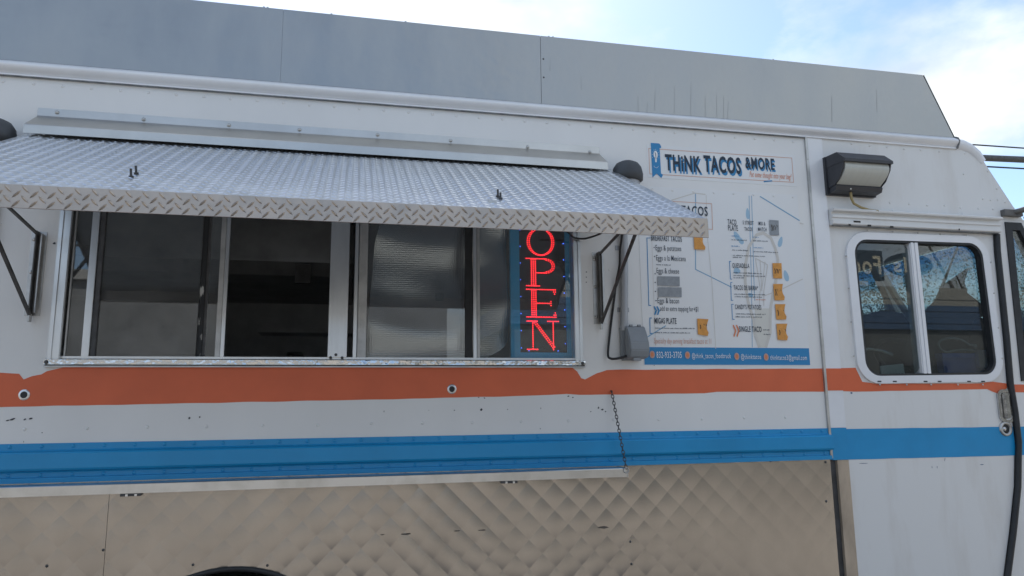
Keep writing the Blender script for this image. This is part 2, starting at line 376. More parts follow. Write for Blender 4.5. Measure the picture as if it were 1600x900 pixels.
for x in (-.40, -.385, -.12, .86, .88, 2.02, .2):
    bl.box(x-.004, x+.004, .008, .016, 3.293, 3.299)
tag(bl.build('fascia_top_screws', ALUD, T), kind='stuff')

# rub rail (blue pressed steel) with rivets
rp_ = [(.0, 1.488), (-.004, 1.488), (-.005, 1.465), (-.009, 1.461), (-.026, 1.457), (-.029, 1.452), (-.029, 1.400), (-.024, 1.393), (-.009, 1.389), (-.005, 1.384), (-.0045, 1.368), (-.0105, 1.366), (-.0105, 1.3485), (.0, 1.3485)]
rail = MB().prof(rp_, X0, 2.158).build('rub_rail', BLUE, T)
rr_ = MB()
x = -2.85
while x < 2.14:
    rr_.dome((x, -.0040, 1.477), .0078, .0048, 8); rr_.dome((x+.005, -.0042, 1.376), .0078, .0048, 8); x += .1035
tag(rr_.build('rivets', BLUE, rail), kind='stuff')

# quilted stainless skirt: two sheets with pillow-pressed diamonds, cut by the wheel arch
ARC = (-.42, .545, .475)
def quilt(xa, xb, za, zb, fade):
    D = .112; m = 7; mb = MB()
    def hgt(x, z, fu, fv, iu, iv):
        f_ = fade(x, z)
        a1 = max(.0006, .0014*(.9+1.0*noise.noise(Vector((x*1.5, z*1.1, 4)))))*f_
        a2 = max(.0006, .0014*(.9+1.0*noise.noise(Vector((x*1.5, z*1.1, 9)))))*f_
        k1 = 1+.5*noise.noise(Vector((iu*3.13, .3, 2.2))); k2 = 1+.5*noise.noise(Vector((iv*3.13, 5.3, 2.2)))
        return -.0035-a1*k1*4*fu*(1-fu)-a2*k2*4*fv*(1-fv)-.0018*noise.noise(Vector((x*1.9, z*1.6, 1)))
    for iu in range(int((xa+za)/D)-1, int((xb+zb)/D)+2):
        for iv in range(int((xa-zb)/D)-2, int((xb-za)/D)+2):
            cx_, cz_ = (iu+iv+1)*D/2, (iu-iv)*D/2          # centre of this pressed diamond
            if not (xa-D < cx_ < xb+D and za-D < cz_ < zb+D) or math.hypot(cx_-ARC[0], cz_-ARC[1]) < ARC[2]-D: continue
            base = len(mb.v); ok = []
            for p in range(m+1):
                for q in range(m+1):
                    fu, fv = p/m, q/m; u, v = (iu+fu)*D, (iv+fv)*D; x, z = (u+v)/2, (u-v)/2
                    d = math.hypot(x-ARC[0], z-ARC[1]); ok.append(xa <= x <= xb and za <= z <= zb and d >= ARC[2])
                    y = hgt(x, z, fu, fv, iu, iv)
                    if d < ARC[2]: x, z = ARC[0]+(x-ARC[0])/d*ARC[2], ARC[1]+(z-ARC[1])/d*ARC[2]
                    mb.v.append(Vector((min(xb, max(xa, x)), y, min(zb, max(za, z)))))
            for p in range(m):
                for q in range(m):
                    k = [p*(m+1)+q, (p+1)*(m+1)+q, (p+1)*(m+1)+q+1, p*(m+1)+q+1]
                    if any(ok[i] for i in k): mb.f.append([base+i for i in k]); mb.sm.append(True)
    return mb
fd = lambda x, z: max(.6 if x < 0 else .25, min(1.0, 1.15*math.exp(-((x-.4)/1.15)**2)))
for xa, xb in ((X0, -.8535), (-.8520, 2.150)):
    qo = quilt(xa, xb, .50, 1.3525, fd).build('quilted_panel', QUILT, T, recalc=False)
    sm = MB()
    for (px, py) in ((162, 859), (74, 884)) if xa == X0 else ((302, 882), (418, 883), (984, 846), (986, 881), (1290, 783), (999, 724), (1203, 720), (1289, 722)):
        c = W(px, py); sm.dome((c.x, -.004, c.z), .0062, .004, 8)
    tag(sm.build('screws', DARKM, qo), kind='stuff')
dn = MB()          # scrape marks on the skirt
def scrape(px, py, w_, h_):
    c = W(px, py); n = 9
    dn.add([(c.x+math.cos(2*math.pi*k/n)*w_/2*random.uniform(.7, 1.1), -.0072, c.z+math.sin(2*math.pi*k/n)*h_/2*random.uniform(.5, 1.2)) for k in range(n)], [tuple(range(n))])
for a in ((942, 824, .055, .010), (634, 834, .050, .007), (752, 828, .045, .006), (714, 829, .028, .005), (597, 835, .02, .004)): scrape(*a)
tag(dn.build('scrape_marks', M('scrape_dark', (.12, .105, .09), .6, .4), T, recalc=False), kind='stuff')
# sill below the skirt, wheel and arch
n = 40
ar = MB()
vs_ = []
for r_, y_ in ((ARC[2]+.004, -.004), (ARC[2]+.004, -.014), (ARC[2]-.012, -.014), (ARC[2]-.012, .35)):
    vs_ += [(ARC[0]+r_*math.cos(math.pi*k/n), y_, ARC[1]+r_*math.sin(math.pi*k/n)) for k in range(n+1)]
ar.add(vs_, [(j*(n+1)+i, j*(n+1)+i+1, (j+1)*(n+1)+i+1, (j+1)*(n+1)+i) for j in range(3) for i in range(n)], True)
ar.build('wheel_arch', BLACKR, T)
def wheel(cx, cz, rad):
    mb = MB(); n = 36; pr = [(.06, rad*.60), (.03, rad*.64), (.02, rad*.9), (.045, rad*.985), (.08, rad), (.20, rad), (.25, rad*.97), (.27, rad*.6)]
    vs_ = [(cx+r_*math.cos(2*math.pi*k/n), y, cz+r_*math.sin(2*math.pi*k/n)) for y, r_ in pr for k in range(n)]
    mb.add(vs_, [(j*n+k, j*n+(k+1) % n, (j+1)*n+(k+1) % n, (j+1)*n+k) for j in range(len(pr)-1) for k in range(n)], True)
    wo = mb.build('wheel', BLACKR, T)
    mb = MB(); pr = [(.055, rad*.62), (.07, rad*.55), (.13, rad*.45), (.10, rad*.22), (.05, rad*.20), (.05, .001)]
    vs_ = [(cx+r_*math.cos(2*math.pi*k/n), y, cz+r_*math.sin(2*math.pi*k/n)) for y, r_ in pr for k in range(n)]
    mb.add(vs_, [(j*n+k, j*n+(k+1) % n, (j+1)*n+(k+1) % n, (j+1)*n+k) for j in range(len(pr)-1) for k in range(n)], True)
    mb.build('rim', ALUD, wo)
wheel(-.42, .43, .43)
wheel(3.30, .43, .43)

# body shell: roof, floor, far wall, rear, interior
MB().box(X0, 3.04, .03, 2.25, 2.90, 2.953).build('roof', INT, T)
MB().box(X0, 3.6, .30, 2.25, .78, .86).build('floor', INTD, T)
MB().box(X0, 2.2, 2.2, 2.25, .5, 2.90).build('far_wall', INT, T)
MB().box(X0, X0+.04, .05, 2.2, .86, 2.90).build('rear_wall', INT, T)
MB().box(2.10, 2.14, .05, 1.25, .86, 2.90).build('cab_bulkhead', INT, T)
MB().box(X0, 2.15, .05, .06, 1.06, 1.30).build('inner_skirt', INTD, T)
# what the open hatch shows of the kitchen
MB().prof([(.95, 2.88), (.95, 2.40), (1.05, 2.32), (2.15, 2.32), (2.15, 2.88)], -1.9, .0).build('exhaust_hood', INTD, T)
MB().box(-1.9, .0, .935, .949, 2.375, 2.402).build('hood_lip', INTD, T)
MB().box(-.30, -.22, .92, .949, 2.26, 2.36).build('hood_switch', DARKM, T)
MB().box(-2.3, .9, .06, .42, 1.66, 1.70).build('prep_counter', INTD, T)
MB().box(-1.8, 1.6, 1.55, 2.18, 1.70, 1.74).build('back_counter', INTD, T)
MB().box(-.6, .6, 1.95, 2.19, 2.10, 2.13).build('back_shelf', INT, T)
MB().box(-.05, -.02, .85, .90, .9, 2.88).build('kitchen_post', INTD, T)
for k, (cx, cy, r_, h) in enumerate(((-.72, .30, .055, .10), (-.60, .33, .04, .06), (-.95, .25, .05, .07), (-.35, 1.8, .09, .22), (.15, 1.8, .07, .18))):
    z0 = 1.70 if cy < 1 else 1.74; nn = 16; mb = MB()
    pr = [(r_*.9, 0), (r_, h*.1), (r_, h*.75), (r_*.6, h*.9), (r_*.55, h)]
    vs_ = [(cx+a*math.cos(2*math.pi*q/nn), cy+a*math.sin(2*math.pi*q/nn), z0+b) for a, b in pr for q in range(nn)]
    mb.add(vs_, [(j*nn+q, j*nn+(q+1) % nn, (j+1)*nn+(q+1) % nn, (j+1)*nn+q) for j in range(4) for q in range(nn)], True)
    mb.add(vs_[-nn:], [tuple(range(nn))])
    o = mb.build('kitchen_pot' if cy > 1 else 'sauce_tub', INTD if cy > 1 else DARKM)
    tag(o, ('dark round pot on the back counter of the kitchen, ' + ('the taller one' if h > .2 else 'the shorter one')) if cy > 1 else ('small dark tub standing behind the window glass, ' + ('the largest' if h > .09 else 'the low one' if h < .065 else 'near the aluminium jamb')), 'pot' if cy > 1 else 'tub')

# ---- service window
sw = MB()
# outer jambs, head, ribbed aluminium
def ribbed_v(mb, x0, x1, z0, z1, y, ribs):
    pts = [(x0, .05), (x0, y)]
    for r0, r1 in ribs: pts += [(x0+(x1-x0)*r0, y), (x0+(x1-x0)*r0, y-.005), (x0+(x1-x0)*r1, y-.005), (x0+(x1-x0)*r1, y)]
    pts += [(x1, y), (x1, .05)]
    n = len(pts); vs_ = [(a, b, z) for z in (z0, z1) for a, b in pts]
    mb.add(vs_, [(i, (i+1) % n, n+(i+1) % n, n+i) for i in range(n)]+[tuple(range(n))[::-1], tuple(range(n, 2*n))])
ribbed_v(sw, WX0, WX0+.043, WZ0, WZ1, -.008, ((.2, .34), (.62, .95)))
ribbed_v(sw, WX1-.036, WX1, WZ0, WZ1, -.008, ((.05, .4), (.62, .8)))
sw.prof([(.05, WZ1-.035), (-.006, WZ1-.035), (-.006, WZ1+.006), (.05, WZ1+.006)], WX0, WX1)
SW = sw.build('service_window', ALU, T)
sill = MB()
sill.prof([(.06, 1.770), (-.012, 1.770), (-.022, 1.774), (-.022, 1.792), (-.016, 1.795), (.06, 1.797)], -1.105, .985)
sill.build('sill', CRINKLE, SW)
MB().prof([(0, 1.764), (-.018, 1.764), (-.018, 1.7695), (0, 1.7695)], -1.105, .985).build('sill_drip_edge', ALUD, SW)
for x in (-1.095, .972):
    MB().dome((x, -.022, 1.782), .008, .004, 10).build('sill_screw', DARKM, SW)
# bottom tracks
MB().box(-1.057, .944, .005, .05, 1.797, 1.806).build('lower_track', ALU, SW)
def stile(x0, x1, y0, y1, m=ALU, nm='stile', z1=2.525):
    return MB().box(x0, x1, y0, y1, 1.806, z1).build(nm, m, SW, bevel=.0015)
stile(-1.052, -1.046, .010, .022, ALUD); stile(-.992, -.966, .008, .022)
stile(-.962, -.945, .012, .03, DARKM)
stile(-.592, -.572, .030, .045, M('peeling_stile', (.02, .022, .025), .6, c2=(.5, .5, .48), vscale=30, vstretch=(1, 1, .35), thr=(.58, .62))); stile(-.572, -.560, .032, .044, DARKM)
stile(-.521, -.502, .014, .03, ALUD); stile(-.500, -.486, .006, .022)
cp = MB()
ribbed_v(cp, -.092, -.018, 1.806, 2.525, -.004, ((.0, .16), (.34, .48), (.56, .70), (.90, 1)))
cp.build('center_post', ALU, SW)
stile(.006, .020, .006, .02); stile(.023, .058, .012, .03, ALUD)
stile(.468, .500, .018, .03, BLACKR); stile(.502, .516, .006, .02); stile(.519, .531, .012, .026, ALUD)
for x in (-.08, -.06, -.035):
    MB().dome((x, -.012, 1.803 if x != -.06 else 1.815), .006, .003, 8).build('post_screw', DARKM, SW)
def pane(x0, x1, y, nm='pane', z0=1.806, z1=2.525, m=GLASS, par=None):
    return MB().box(x0, x1, y, y+.004, z0, z1).build(nm, m, par or SW)
pane(-1.046, -.992, .016); pane(-.966, -.592, .018); pane(-.560, -.521, .024)
pane(.058, .468, .022); pane(.531, .944, .016)

# bubble-foil shade leaning behind the glass
FOIL = bpy.data.materials.new('bubble_foil'); FOIL.use_nodes = True
t = FOIL.node_tree; b = t.nodes['Principled BSDF']; b.inputs['Metallic'].default_value = 1; b.inputs['Roughness'].default_value = .22; b.inputs['Base Color'].default_value = (.45, .46, .46, 1)
gg = t.nodes.new('ShaderNodeNewGeometry'); vo = t.nodes.new('ShaderNodeTexVoronoi'); vo.inputs['Scale'].default_value = 95; vo.inputs['Randomness'].default_value = .12
mpn = t.nodes.new('ShaderNodeMapping'); mpn.inputs['Scale'].default_value = (1, .05, 1.15)
bp = t.nodes.new('ShaderNodeBump'); bp.inputs['Strength'].default_value = .3; bp.inputs['Distance'].default_value = .004; bp.invert = True
t.links.new(gg.outputs['Position'], mpn.inputs[0]); t.links.new(mpn.outputs[0], vo.inputs['Vector']); t.links.new(vo.outputs['Distance'], bp.inputs['Height']); t.links.new(bp.outputs[0], b.inputs['Normal'])
fo = MB(); nx, nz = 40, 44
for j in range(nz+1):
    for i in range(nx+1):
        z = 1.812+.72*j/nz
        lx = .075+.10*max(0, (z-2.28)/.25)**1.7+.012*math.sin(z*6); rx = .672-.11*max(0, (1.90-z)/.09)**2.2
        x = lx+(rx-lx)*i/nx
        fo.v.append(Vector((x, .085+.03*(z-1.8)+.016*math.sin(z*15+1.4*math.sin(x*6))+.006*math.sin(x*9+z*4)+.004*math.sin(z*31+x*6), z)))
for j in range(nz):
    for i in range(nx):
        a = j*(nx+1)+i; fo.f.append([a, a+1, a+nx+2, a+nx+1]); fo.sm.append(True)
k = len(fo.v); fo.v += [v+Vector((0, .006, 0)) for v in fo.v]; nf = [[k+i for i in f][::-1] for f in fo.f]; fo.f += nf; fo.sm += [True]*len(nf)
tag(fo.build('bubble_foil_shade', FOIL, recalc=False), 'silver bubble foil sunshade with rounded corners behind the service window glass', 'sunshade')

# ---- cab side: corner strip, door, gutter, quarter window
MB().prof([(0, 1.353), (-.010, 1.353), (-.010, 2.893), (0, 2.893)], 2.150, 2.162).build('seam_strip', ALUD, T)
ss = MB()
for k in range(9): ss.dome((2.156, -.010, 1.46+.165*k), .004, .003, 7)
tag(ss.build('seam_strip_screws', ALUD, T), kind='stuff')
MB().box(2.163, 2.246, -.006, .05, 1.49, 2.893).build('corner_post', TRIMW, T)
MB().box(2.163, 2.246, -.0065, .05, 1.345, 1.489).build('corner_post_band', BLUE, T)
MB().box(2.163, 2.2455, -.0085, -.006, 1.660, 1.762).build('corner_post_stripe', ORANGE, T)
MB().box(2.155, 2.187, .012, .05, .45, 1.352).build('skirt_gap', DARKM, T)
MB().box(2.187, 2.246, -.004, .05, .45, 1.344).build('stained_strip', STAIN, T)
# cab upper side (above the door) with the sloping front
cabpts = [(2.247, 2.53), (3.262, 2.53), (3.405, 2.53), (3.345, 2.612), (3.215, 2.815), (3.185, 2.862), (3.15, 2.90), (2.247, 2.90)]
cu_ = MB().sheet([cabpts], -.002, .05).build('cab_upper_side', CABWHITE, T)
# eave end cap curving down over the cab front
ec = MB()
path = [(3.031, 2.925), (3.08, 2.921), (3.125, 2.905), (3.165, 2.876), (3.195, 2.838)]
ec.tube([(a, .012, b) for a, b in path], [.032, .033, .032, .030, .026], 12)
ec.build('eave_end_cap', TRIMW, T)
MB().prof([(-.016, 2.893), (-.026, 2.91), (-.034, 2.93), (-.026, 2.95), (-.01, 2.960), (.0, 2.960), (.0, 2.893)], 3.031, 3.037).build('eave_joint', SEAMG, T)
cr = MB()
def crv(px, py): c = W(px, py); cr.dome((c.x, -.0018, c.z), .0068, .0044, 7)
for a in ((1330, 225), (1358, 228), (1385, 230), (1412, 233), (1438, 235), (1467, 237), (1507, 240), (1522, 242), (1340, 300), (1390, 317), (1420, 319), (1448, 321), (1475, 321), (1500, 325), (1535, 311), (1547, 313), (1558, 312), (1570, 316), (1528, 326), (1551, 327), (1503, 335), (1450, 333), (1477, 335), (1422, 331), (1394, 329), (1368, 328), (1330, 327), (1543, 268), (1557, 295), (1505, 272)): crv(*a)
tag(cr.build('rivets', CABWHITE, cu_), kind='stuff')
# drip gutter above the sliding door
gp = [(-.002, 2.532), (-.046, 2.530), (-.050, 2.524), (-.048, 2.517), (-.024, 2.514), (-.024, 2.502), (-.034, 2.500), (-.034, 2.488), (-.026, 2.486), (-.026, 2.474), (-.034, 2.472), (-.034, 2.456), (-.026, 2.452), (.02, 2.452)]
gt = MB().prof(gp, 2.249, 3.225); GT = gt.build('drip_gutter', CABWHITE, T)
MB().box(2.255, 3.215, -.0275, -.012, 2.4485, 2.4515).build('gutter_shadow_line', SEAMG, GT)  # grey strip painted as the shade under the gutter, not sealant
gs = MB()
for px, py, wd in ((1330, 349, .05), (1350, 355, .025), (1385, 357, .022), (1320, 354, .015), (1490, 361, .008)):
    c = W(px, py); gs.box(c.x-wd/2*.5, c.x+wd/2, -.0355, -.033, c.z-.004, c.z+.004)
tag(gs.build('gutter_rust', M('rust_black', (.03, .025, .022), .8), GT), kind='stuff')

def rrect(x0, x1, z0, z1, r, n=7, tilt=0.0):
    pts = []
    for cx, cz, a0 in ((x1-r, z1-r, 0), (x0+r, z1-r, 90), (x0+r, z0+r, 180), (x1-r, z0+r, 270)):
        for k in range(n+1):
            a = R(a0+90*k/n); pts.append((cx+r*math.cos(a), cz+r*math.sin(a)))
    if tilt:
        mx_, mz = (x0+x1)/2, (z0+z1)/2
        pts = [(mx_+(x-mx_)*math.cos(tilt)-(z-mz)*math.sin(tilt), mz+(x-mx_)*math.sin(tilt)+(z-mz)*math.cos(tilt)) for x, z in pts]
    return pts
DT = R(.55)
DX0, DX1, DZ0, DZ1 = 2.376, 3.122, 1.730, 2.393
# front edge of the door follows the black seal
seal = [(3.208, 2.448), (3.200, 2.36), (3.196, 2.169), (3.190, 1.90), (3.180, 1.686), (3.187, 1.55), (3.186, 1.406), (3.150, 1.194), (3.090, .98), (3.020, .76), (2.95, .55)]
door_out = [(2.248, .55), (2.248, 2.450)]+seal
DOOR = MB().sheet([door_out, rrect(DX0, DX1, DZ0, DZ1, .075, tilt=DT)], .004, .035).build('cab_door', CABWHITE, T)
fr = MB().sheet([rrect(DX0-.044, DX1+.040, DZ0-.036, DZ1+.036, .115, tilt=DT), rrect(DX0, DX1, DZ0, DZ1, .075, tilt=DT)], -.008, .004)
fr.build('window_frame', TRIMW, DOOR)
MB().sheet([rrect(DX0-.001, DX1+.001, DZ0-.001, DZ1+.001, .075, tilt=DT), rrect(DX0+.012, DX1-.012, DZ0+.010, DZ1-.010, .066, tilt=DT)], -.005, .03).build('window_gasket', BLACKR, DOOR)
fs_ = MB()
for (px, py) in ((1355, 360), (1395, 362), (1434, 364), (1469, 366), (1510, 368), (1322, 400), (1326, 450), (1330, 503), (1334, 556), (1548, 410), (1553, 458), (1560, 512), (1566, 560), (1375, 601), (1417, 601), (1455, 601), (1497, 601), (1536, 601)):
    c = W(px, py, -.008); fs_.dome((c.x, -.0078, c.z), .0050, .003, 7)
tag(fs_.build('frame_screws', ALUD, DOOR), kind='stuff')
for px in (1374, 1398, 1446, 1468, 1514, 1536):
    c = W(px, 596, -.008); MB().box(c.x-.010, c.x+.010, -.0095, -.007, c.z-.003, c.z+.003).build('weep_slot', BLACKR, DOOR)
dv = MB(); ribbed_v(dv, 2.694, 2.742, DZ0+.008, DZ1-.008, -.002, ((.1, .4), (.55, .92)))
dv.build('window_divider', TRIMW, DOOR)
MB().sheet([rrect(DX0+.005, 2.70, DZ0+.005, DZ1-.005, .06)], .014, .018).build('pane', GLASSD, DOOR)
MB().sheet([rrect(2.70, DX1-.005, DZ0+.005, DZ1-.005, .06)], .020, .024).build('pane', GLASSD, DOOR)
# door stripes
dtop = [(2.2485, 1.762), (2.335, 1.764), (3.179, 1.684)]; dbot = [(2.2485, 1.656), (2.36, 1.653), (3.179, 1.645)]
band([(2.2485, 1.764), (2.33, 1.766), (2.36, 1.70), (2.44, 1.690), (3.02, 1.690), (3.10, 1.698), (3.179, 1.690)], [(2.2485, 1.657), (2.31, 1.654), (3.06, 1.662), (3.09, 1.650), (3.12, 1.640), (3.179, 1.665)], .0028, .002).build('door_orange_stripe', ORANGE, DOOR, recalc=False)
band([(2.2485, 1.483), (3.186, 1.478)], [(2.2485, 1.344), (3.178, 1.340)], .0028, .002).build('door_blue_stripe', BLUE, DOOR, recalc=False)
sc_ = MB()
for (px, py, w_, h_, an) in ((1457, 730, .003, .012, 0), (1465, 730, .003, .012, 0), (1477, 718, .003, .018, -.3), (1535, 726, .022, .004, 0), (1350, 724, .05, .0025, 0), (1331, 614, .012, .008, 0)):
    c = W(px, py); n = 7; pts = []
    for k in range(n):
        a = 2*math.pi*k/n; x = math.cos(a)*w_/2; z = math.sin(a)*h_/2
        pts.append((c.x+x*math.cos(an)-z*math.sin(an), .0026, c.z+x*math.sin(an)+z*math.cos(an)))
    sc_.add(pts, [tuple(range(n))])
tag(sc_.build('door_scuffs', M('scuff_blue', (.05, .10, .20), .6), DOOR, recalc=False), kind='stuff')
# handle and lock
c = W(1571, 634)
MB().sheet([rrect(c.x-.044, c.x+.044, c.z-.080, c.z+.080, .03), rrect(c.x-.036, c.x+.030, c.z-.068, c.z+.070, .026)], -.006, .004).build('handle_escutcheon', CHROME, DOOR)
MB().prof([(.0038, c.z-.07), (.02, c.z-.05), (.02, c.z+.05), (.0038, c.z+.07)], c.x-.036, c.x+.03).build('handle_recess', CHROME, DOOR)
MB().box(c.x-.012, c.x+.018, -.014, .004, c.z-.062, c.z+.062).build('handle', CHROME, DOOR, bevel=.005)
c = W(1571.5, 670)
lk = MB(); nn = 20
for r_, y_ in ((.036, .003), (.034, -.006), (.024, -.006), (.022, .002)):
    lk.v += [Vector((c.x+r_*math.cos(2*math.pi*k/nn), y_, c.z+r_*math.sin(2*math.pi*k/nn))) for k in range(nn)]
lk.f = [[j*nn+k, j*nn+(k+1) % nn, (j+1)*nn+(k+1) % nn, (j+1)*nn+k] for j in range(3) for k in range(nn)]; lk.sm = [True]*len(lk.f)
lk.build('lock_bezel', ALUD, DOOR)
lc = MB().disc((c.x, c.z), .0225, .0015, 20); lc.build('lock_recess', BLACKR, DOOR, recalc=False)
MB().dome((c.x-.006, .001, c.z), .011, .006, 12).build('lock_cylinder', CHROME, DOOR)
# black seal
sl = MB()
sl.tube([(x+.014, -.006, z) for x, z in seal], .0145, 8); sl.build('door_seal', BLACKR, T)
# front quarter: white strip, quarter window
qs = [(x+.024, z) for x, z in seal]
qout = qs[::-1]+[(3.225, 2.529), (3.405, 2.529), (3.56, 2.19), (3.74, 1.78), (3.78, 1.66), (3.86, 1.62), (3.9, 1.55), (3.9, .95), (3.72, .95), (3.66, .75), (3.55, .62), (3.0, .50)]
q_in = [(3.282, 2.516), (3.383, 2.516), (3.52, 2.20), (3.66, 1.86), (3.64, 1.72), (3.262, 1.70)]
QP = MB().sheet([qout, q_in], -.002, .035).build('front_quarter_panel', CABWHITE, T)
qw_in = [(3.322, 2.475), (3.368, 2.475), (3.49, 2.19), (3.61, 1.87), (3.60, 1.765), (3.300, 1.750)]
MB().sheet([q_in, qw_in], -.008, .02).build('quarter_gasket', BLACKR, QP)
MB().sheet([qw_in], .004, .008).build('quarter_pane', GLASSD, QP)
band([(3.212, 1.684), (3.9, 1.675)], [(3.212, 1.646), (3.9, 1.63)], -.0032, .001).build('quarter_orange_stripe', ORANGE, QP, recalc=False)
band([(3.214, 1.478), (3.9, 1.475)], [(3.208, 1.342), (3.9, 1.34)], -.0032, .001).build('quarter_blue_stripe', BLUE, QP, recalc=False)
# windscreen, front, far cab side
MB().add([(3.405, .03, 2.53), (3.405, 2.2, 2.53), (3.74, 2.2, 1.72), (3.74, .03, 1.72)], [(0, 1, 2, 3)]).build('windscreen', GLASSD, T)
fm = MB()
for y in (.0, 1.08, 2.16): fm.bar((3.405, y+.04, 2.53), (3.755, y+.04, 1.68), .06, .05)
fm.box(3.37, 3.43, .03, 2.2, 2.50, 2.60); fm.box(3.72, 3.88, .03, 2.2, 1.60, 1.72)
fm.build('windscreen_frame', CABWHITE, T)
MB().add([(3.03, .03, 2.92), (3.03, 2.25, 2.92), (3.19, 2.25, 2.85), (3.19, .03, 2.85), (3.40, 2.25, 2.56), (3.40, .03, 2.56)], [(0, 1, 2, 3), (3, 2, 4, 5)]).build('cab_brow', CABWHITE, T)
MB().box(3.86, 3.92, .0, 2.25, .5, 1.62).build('front_grille_panel', CABWHITE, T, bevel=.01)
MB().sheet([[(2.2, .55), (2.2, 2.90), (3.15, 2.90), (3.405, 2.53), (3.74, 1.72), (3.9, 1.6), (3.9, .55)], [(2.95, 1.75), (2.95, 2.30), (3.30, 2.30), (3.46, 1.75)]], 2.2, 2.24).build('far_cab_side', INTD, T)
MB().sheet([[(2.95, 1.75), (2.95, 2.30), (3.30, 2.30), (3.46, 1.75)]], 2.215, 2.219).build('far_cab_pane', GLASSD, T)
SHF = M('black_shade_fabric', (.03, .032, .035), .8)
def wsx(z, off): return 3.405+(2.53-z)*.4136-off
sv = MB(); rag = [(.06, 2.02), (.20, 2.06), (.34, 1.98), (.5, 2.10), (.62, 2.13), (.8, 2.16), (1.0, 2.17), (1.2, 2.22), (1.5, 2.20), (1.8, 2.24), (2.19, 2.24)]
for off in (.03, .036): sv.v += [Vector((wsx(z, off), y, z)) for y, zt in rag for z in (1.72, zt)]
nr = len(rag); sv.f = [[2*i, 2*i+2, 2*i+3, 2*i+1] for i in range(nr-1)]+[[2*nr+2*i+1, 2*nr+2*i+3, 2*nr+2*i+2, 2*nr+2*i] for i in range(nr-1)]; sv.sm = [False]*len(sv.f)
sv.build('windscreen_shade', SHF, T)
for k, (tint, za_, zb_) in enumerate((((.08, .30, .60), 2.49, 2.44), ((.22, .46, .70), 2.439, 2.40), ((.45, .66, .80), 2.399, 2.365), ((.68, .82, .90), 2.364, 2.335))):
    BT = glass('blue_tint_'+'abcd'[k], tint)
    MB().add([(wsx(za_, .012), .06, za_), (wsx(za_, .012), 2.19, za_), (wsx(zb_, .012), 2.19, zb_), (wsx(zb_, .012), .06, zb_)], [(0, 1, 2, 3)]).build('tint_band', BT, T)
MB().box(2.9, 3.5, 2.17, 2.19, 1.72, 2.33).build('far_window_blocker', SHF, T)  # unseen dark sheet added to keep far-side light out of the cab
# cab interior
MB().prof([(.08, 1.20), (.08, 1.66), (2.15, 1.66), (2.15, 1.20)], 3.28, 3.80).build('dashboard', BLACKR, T)
MB().box(2.38, 2.86, .16, .70, 1.28, 1.42).build('seat_cushion', BLACKR, T, bevel=.03)
sb = MB().box(2.30, 2.42, .16, .70, 1.35, 2.02, rot=Matrix.Rotation(R(-8), 3, 'Y')); sb.build('seat_back', BLACKR, T, bevel=.03)
stw = MB(); cc = Vector((3.02, .42, 1.80)); ax1 = Vector((0, 1, 0)); ax2 = Vector((-.75, 0, .66)).normalized()
stw.tube([cc+(ax1*math.cos(2*math.pi*k/32)+ax2*math.sin(2*math.pi*k/32))*.21 for k in range(33)], .014, 8, False)
stw.tube([cc-ax1*.2, cc, cc+ax1*.2], .012, 6); stw.tube([cc, cc+Vector((.22, 0, -.24))], .03, 8)
stw.build('steering_wheel', DARKM, T)
gr_ = MB().tube([W(1381, 432, .30), W(1404, 470, .30), W(1431, 510, .30)], .018, 8); gr_.build('grab_bar', ALU, T)
vis = MB(); vp = [W(px, py, .15) for px, py in ((1440, 590), (1409, 560), (1432, 500), (1470, 462), (1471, 448), (1490, 435), (1514, 418), (1507, 440), (1512, 458), (1528, 470), (1537, 478), (1536, 494), (1522, 500), (1505, 560), (1500, 592))]
nv = len(vp); vis.add(vp, [tuple(range(nv))]); vis.add([v+Vector((0, .012, 0)) for v in vp], [tuple(range(nv))[::-1]])
tag(vis.build('torn_sunshade', SHF), 'torn black sunshade hanging behind the cab door glass', 'sunshade')
c0, c1 = W(1476, 590, .10), W(1534, 553, .10)
bx = MB().box(c0.x, c1.x, .10, .14, c0.z-.1, c1.z); bx.box(c0.x-.008, c1.x+.008, .09, .14, c1.z-.022, c1.z+.002); bx.build('blue_crate', M('blue_plastic', (.015, .13, .55), .5))
tag(bpy.data.objects['blue_crate'], 'blue plastic box behind the lower cab door window', 'box')
c0, c1 = W(1531, 575, .07), W(1540, 547, .07)
tag(MB().box(c0.x, c1.x, .07, .09, c0.z, c1.z).build('silver_clip', ALU), 'small silver clip hooked over the blue box behind the cab window', 'clip')
bag = MB(); pth = []
for k in range(30):
    a = k/29*math.pi*2.2; c = W(1496+28*math.cos(a)+4*math.sin(3*a), 541+10*math.sin(a)+4*math.cos(2.3*a), .085); pth.append(c)
bag.tube(pth, .006, 6)
tag(bag.build('cable_loop', M('clear_hose', (.30, .31, .31), .2)), 'loop of clear hose lying on the blue box in the cab', 'hose')
c0, c1 = W(1377, 588, .045), W(1412, 570, .045)
tag(MB().box(c0.x, c1.x, .045, .048, c0.z, c1.z, rot=Matrix.Rotation(R(-5), 3, 'Y')).build('paper_slip', PAPER), 'white paper slip propped at the bottom of the cab door window', 'paper')
MB().box(2.30, 3.15, .05, .10, 1.66, 1.745).build('door_inner_ledge', BLACKR, T)
MB().tube([W(1343, 549, .09), W(1358, 545, .09), W(1375, 548, .09), W(1394, 555, .09)], .009, 6).build('door_pull_rod', CHROME, T)
